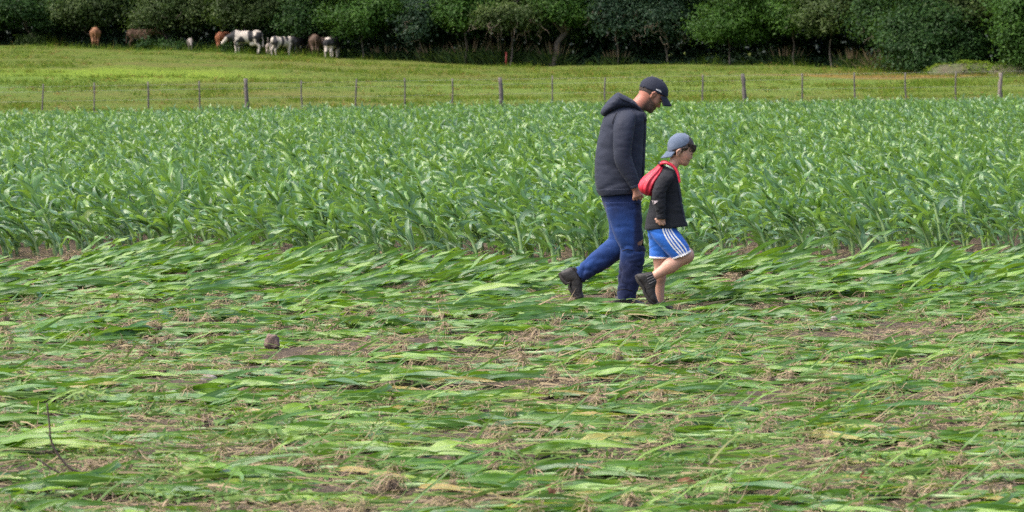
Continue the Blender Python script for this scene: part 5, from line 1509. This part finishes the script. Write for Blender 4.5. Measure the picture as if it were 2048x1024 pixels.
for st in ([(372, 130), (378, 165), (425, 275), (525, 425), (620, 530), (690, 605)], [(418, 130), (425, 165), (475, 270), (575, 415), (660, 515), (722, 592)], [(462, 130), (470, 160), (525, 260), (628, 395), (700, 490), (756, 578)], [(505, 128), (512, 150), (572, 245), (682, 375), (757, 475), (788, 558)]):
    Vd, Fd = near_decal(bn, BM, [Z8(p) for p in st], .0105, .004)
    add("stripe", make_mesh("stripe", Vd, Fd), TRIM, nl_)

nb = loft([(1270.5, 551.5, 1275, 546, .025, -.065), (1273.5, 560, 1288, 544.3, .036, -.065), (1280, 568.5, 1304.8, 543.2, .039, -.065), (1285.5, 577, 1312.5, 559.5, .040, -.065), (1286.5, 583.5, 1310.3, 573, .040, -.065), (1291, 592, 1310.3, 583, .040, -.065), (1298, 601.5, 1313, 594, .038, -.065), (1307.5, 607, 1316, 602.5, .025, -.065)], BM, 8, 28, 2.6, .002)
o = add("boot", make_mesh("boot", *nb), BOOT, boy)
nsl = loft([(1268.8, 551.5, 1273, 547.5, .028, -.065), (1272, 561.5, 1277, 557, .039, -.065), (1278.5, 570.5, 1283, 565.5, .041, -.065), (1284, 577.5, 1288.5, 573.5, .041, -.065), (1285, 584.5, 1290, 580.5, .042, -.065), (1290, 594, 1295, 589, .043, -.065), (1297, 603.5, 1302, 598.5, .041, -.065), (1307, 609, 1311.5, 605, .028, -.065)], BM, 8, 28, 3.0)
add("sole", make_mesh("sole", *nsl), RUBBER, o)
bb = bvh_of(nb)
ELAS = plain("ribbed_elastic", (.10, .10, .105), (.06, .06, .065), 50, .8)
for k in range(4):
    Vd, Fd = near_decal(bb, BM, [(1291 + 1.7 * k, 551 + 5.2 * k), (1297 + 1.7 * k, 548.5 + 4.9 * k), (1304 + 2 * k, 545.5 + 4.6 * k)], .0075, .0035)
    solidify(add("elastic_rib", make_mesh("elastic_rib", Vd, Fd), ELAS, o), .003, 0)
fb = loft([(1305.5, 609, 1306, 621, .03, .065), (1310.5, 604.5, 1311, 623.5, .037, .065), (1324, 602.5, 1324, 624, .039, .065), (1335, 608.5, 1335.5, 624, .04, .065), (1345, 614, 1345.5, 623.5, .038, .065), (1353, 618.5, 1353.5, 622.5, .025, .065)], BM, 8, 28, 2.5, .002)
o = add("boot", make_mesh("boot", *fb), BOOT, boy)
add("sole", make_mesh("sole", *loft([(1304.5, 620, 1304.8, 625.5, .034, .065), (1325, 621, 1325, 626.5, .042, .065), (1345, 620.5, 1345, 626, .042, .065), (1354.5, 620.5, 1354.8, 625, .028, .065)], BM, 6, 28, 3)), RUBBER, o)
bb = bvh_of(fb)
for k in range(5):
    Vd, Fd = near_decal(bb, BM, [(1311 + 4.2 * k, 607 - (1.5 if k < 3 else -1)), (1312.5 + 4.2 * k, 612), (1314 + 4.2 * k, 618)], .006, .0035)
    solidify(add("elastic_rib", make_mesh("elastic_rib", Vd, Fd), ELAS, o), .003, 0)

DENIM = cloth("faded_blue_cap_cloth", (.105, .140, .205), (.062, .090, .140), 14, .85, .2, .25)
cp = empty("cap"); cp.parent = boy
band = lambda a: 8.2 + .68 * (a + .6) * (a > -.6) + .98 * (a + .6) * (a <= -.6)
Vd, Fd = dome(HB, (-.5, 12.5, 0), (25.5, 27.0, 21.8), lambda a, b_, y: (b_ > np.where(a > -.6, 8.2 + .80 * (a + .6), 8.2 + .85 * (a + .6))) & ~((a > 17.5) & (((a - 24) / 7.5) ** 2 + ((y) / 9) ** 2 < 1.2) & (b_ < 33)), 72, 48, disp=1.6)
solidify(add("cap_crown", make_mesh("cap_crown", Vd, Fd), DENIM, cp), .004)
sg, tg = np.meshgrid(np.linspace(-1, 1, 25), np.linspace(0, 1, 9), indexing='ij')
a0 = -22.0 + 15 * sg ** 2; b0 = -6.5 + 9.0 * sg ** 2 * .6
L = 17.5 - 7.5 * np.abs(sg) ** 2.2
av = a0 - L * tg * .38; bv_ = b0 - L * tg * .92 - 3.2 * sg ** 2 * tg
Vv = HB(av, bv_, sg * 18).reshape(-1, 3)
i = np.arange(24)[:, None] * 9; j = np.arange(8)[None]
fv = np.stack([i + j, i + j + 1, i + 9 + j + 1, i + 9 + j], -1).reshape(-1, 4)
solidify(add("visor", make_mesh("visor", Vv, fv), DENIM, cp), .006, 0)
add("top_button", make_mesh("top_button", *tube([HB(0, 39.0), HB(0, 41.0)], [.010, .006], 10)), DENIM, cp)
Vd, Fd = dome(HB, (-.5, 12.5, 0), (26.2, 27.6, 22.4), lambda a, b_, y: (b_ > 8.2 + .80 * (a + .6) - .5) & (b_ < 8.2 + .80 * (a + .6) + 3) & (a > 12), 72, 64)
solidify(add("back_strap", make_mesh("back_strap", Vd, Fd), DENIM, cp), .004)
HAIRB = plain("dark_brown_hair", (.045, .030, .024), (.018, .012, .010), 70, .5, .8, .004)
mb = MB()
Vd, Fd = dome(HB, (2, 12, 0), (26.6, 26.4, 20.9), lambda a, b_, y: ((a < -3) & (b_ > -7 + .15 * a) & (b_ < 12)) | ((a > 14) & (b_ > 17)) | ((a > 2) & (b_ > 8.5 + .25 * (a - 2)) & (b_ < 40) & (a < 17)), 72, 60)
mb.put(Vd, Fd)
for k in range(46):       # fringe and side locks falling from under the cap
    y0 = -19 + 38 * (k % 23) / 22. + random.uniform(-1, 1)
    fr = k >= 23
    q = math.sqrt(max(0, 1 - (y0 / 21.5) ** 2))
    aa = 2 + 25.6 * q
    if fr: p0 = np.array([aa - .5, 25 - 2 * random.random(), y0]); p2 = np.array([aa + 1.6 * q + random.uniform(-1, .4), 11.5 + random.uniform(-2.5, 3) + 6 * (abs(y0) > 12), y0 * 1.02])
    else: p0 = np.array([aa - 1.5, 22, y0]); p2 = np.array([aa + 1.0 * q, 13.5 + random.uniform(-3, 2), y0 * 1.03])
    pmid = (p0 + p2) / 2 + np.array([2.0 * q, 1, 0])
    P = crom(np.array([p0, pmid, p2]), 4)
    P = HB(P[:, 0], P[:, 1], P[:, 2])
    mb.put(*tube(P, np.linspace(.0085, .0016, len(P)), 6))
for sy in (-1, 1):
    for k in range(5):    # sideburn locks before the ear
        P = crom(np.array([[3 + 2.4 * k, 11 + 1.2 * k, sy * 20.0], [4 + 2.3 * k, 7 + 1.4 * k, sy * 19.8], [5 + 2.0 * k, -.5 + 2.4 * k + random.uniform(-1, 1), sy * (18.6 - .35 * k)]]), 4)
        mb.put(*tube(HB(P[:, 0], P[:, 1], P[:, 2]), np.linspace(.008, .0016, len(P)), 6))
mb.build("hair", HAIRB, boy)

# ---- the boy's drawstring backpack
m, nt, b = new_mat("red_nylon")
n1 = noise_tex(nt, 6, 4)
nt.links.new(ramp(nt, n1, [(.3, (.36, .008, .025)), (.7, (.56, .022, .05))]), b.inputs['Base Color']); b.inputs['Roughness'].default_value = .42
bump(nt, b, noise_tex(nt, 14, 4, .6, stretch=(1, 1, 1)), .5, .015)
REDN = m
bag = empty("backpack", (boy_x, boy_y, 0)); tag(bag, "red nylon drawstring backpack on the boy's back", 'backpack')
bg = loft([(1318, 327.5, 1328, 333, .045, 0), (1309, 336.5, 1325, 346, .085, 0), (1297.5, 346, 1318, 361, .118, 0), (1287, 355, 1312, 374, .132, 0), (1279, 366, 1307, 386, .130, 0), (1277, 375, 1303, 391, .115, 0), (1281, 384, 1298, 392, .085, 0), (1288, 389.5, 1293, 391.5, .04, 0)], BM, 9, 48, 2.2, 0)
Vb = bg[0].copy()
nV = len(Vb) - 2; ths = np.tile(np.arange(48), nV // 48) * 2 * math.pi / 48
rowi = np.repeat(np.linspace(0, 1, nV // 48), 48)
Cc = Vb[:-2].reshape(-1, 48, 3).mean(1).repeat(48, 0)
Vb[:-2] += unit(Vb[:-2] - Cc) * (.0085 * np.sin(ths * 11 + 2.5 * np.sin(rowi * 5) + 3 * vnoise(Vb[:-2] * 9)) * np.sin(np.clip(rowi * 1.15, 0, 1) * math.pi) ** .7)[:, None]
add("bag_body", make_mesh("bag_body", Vb, bg[1]), REDN, bag)
TOG = plain("black_plastic_toggle", (.02, .02, .022), (.012, .012, .014), 30, .4)
add("toggle", make_mesh("toggle", *tube([pb(1317.5, 325.5, -.02), pb(1321, 328, -.05), pb(1325.5, 330.5, -.06)], [.012, .018, .012], 10)), TOG, bag)
for sy in (-1, 1):
    path = [(1319, 327.5, .05), (1327, 325, .078), (1336, 327.5, .092), (1345, 333, .098), (1351.5, 341.5, .108), (1355, 352, .118), (1357.5, 365, .124)]
    P = crom(np.array([pb(a, b_, sy * y) for a, b_, y in path]), 6)
    T = unit(np.gradient(P, axis=0)); wv = np.linspace(.034, .012, len(P))
    side = unit(np.cross(T, np.array([0, sy * .8, .6]) + 0 * T))
    Vv = np.concatenate([P + side * wv[:, None] / 2, P + np.array([0, sy * .010, .006]), P - side * wv[:, None] / 2])
    n = len(P); i = np.arange(n - 1)
    fv = np.concatenate([np.stack([i + q * n, i + 1 + q * n, i + 1 + (q + 1) * n, i + (q + 1) * n], -1) for q in (0, 1)])
    solidify(add("shoulder_strap", make_mesh("shoulder_strap", Vv, fv), REDN, bag), .005, 0)
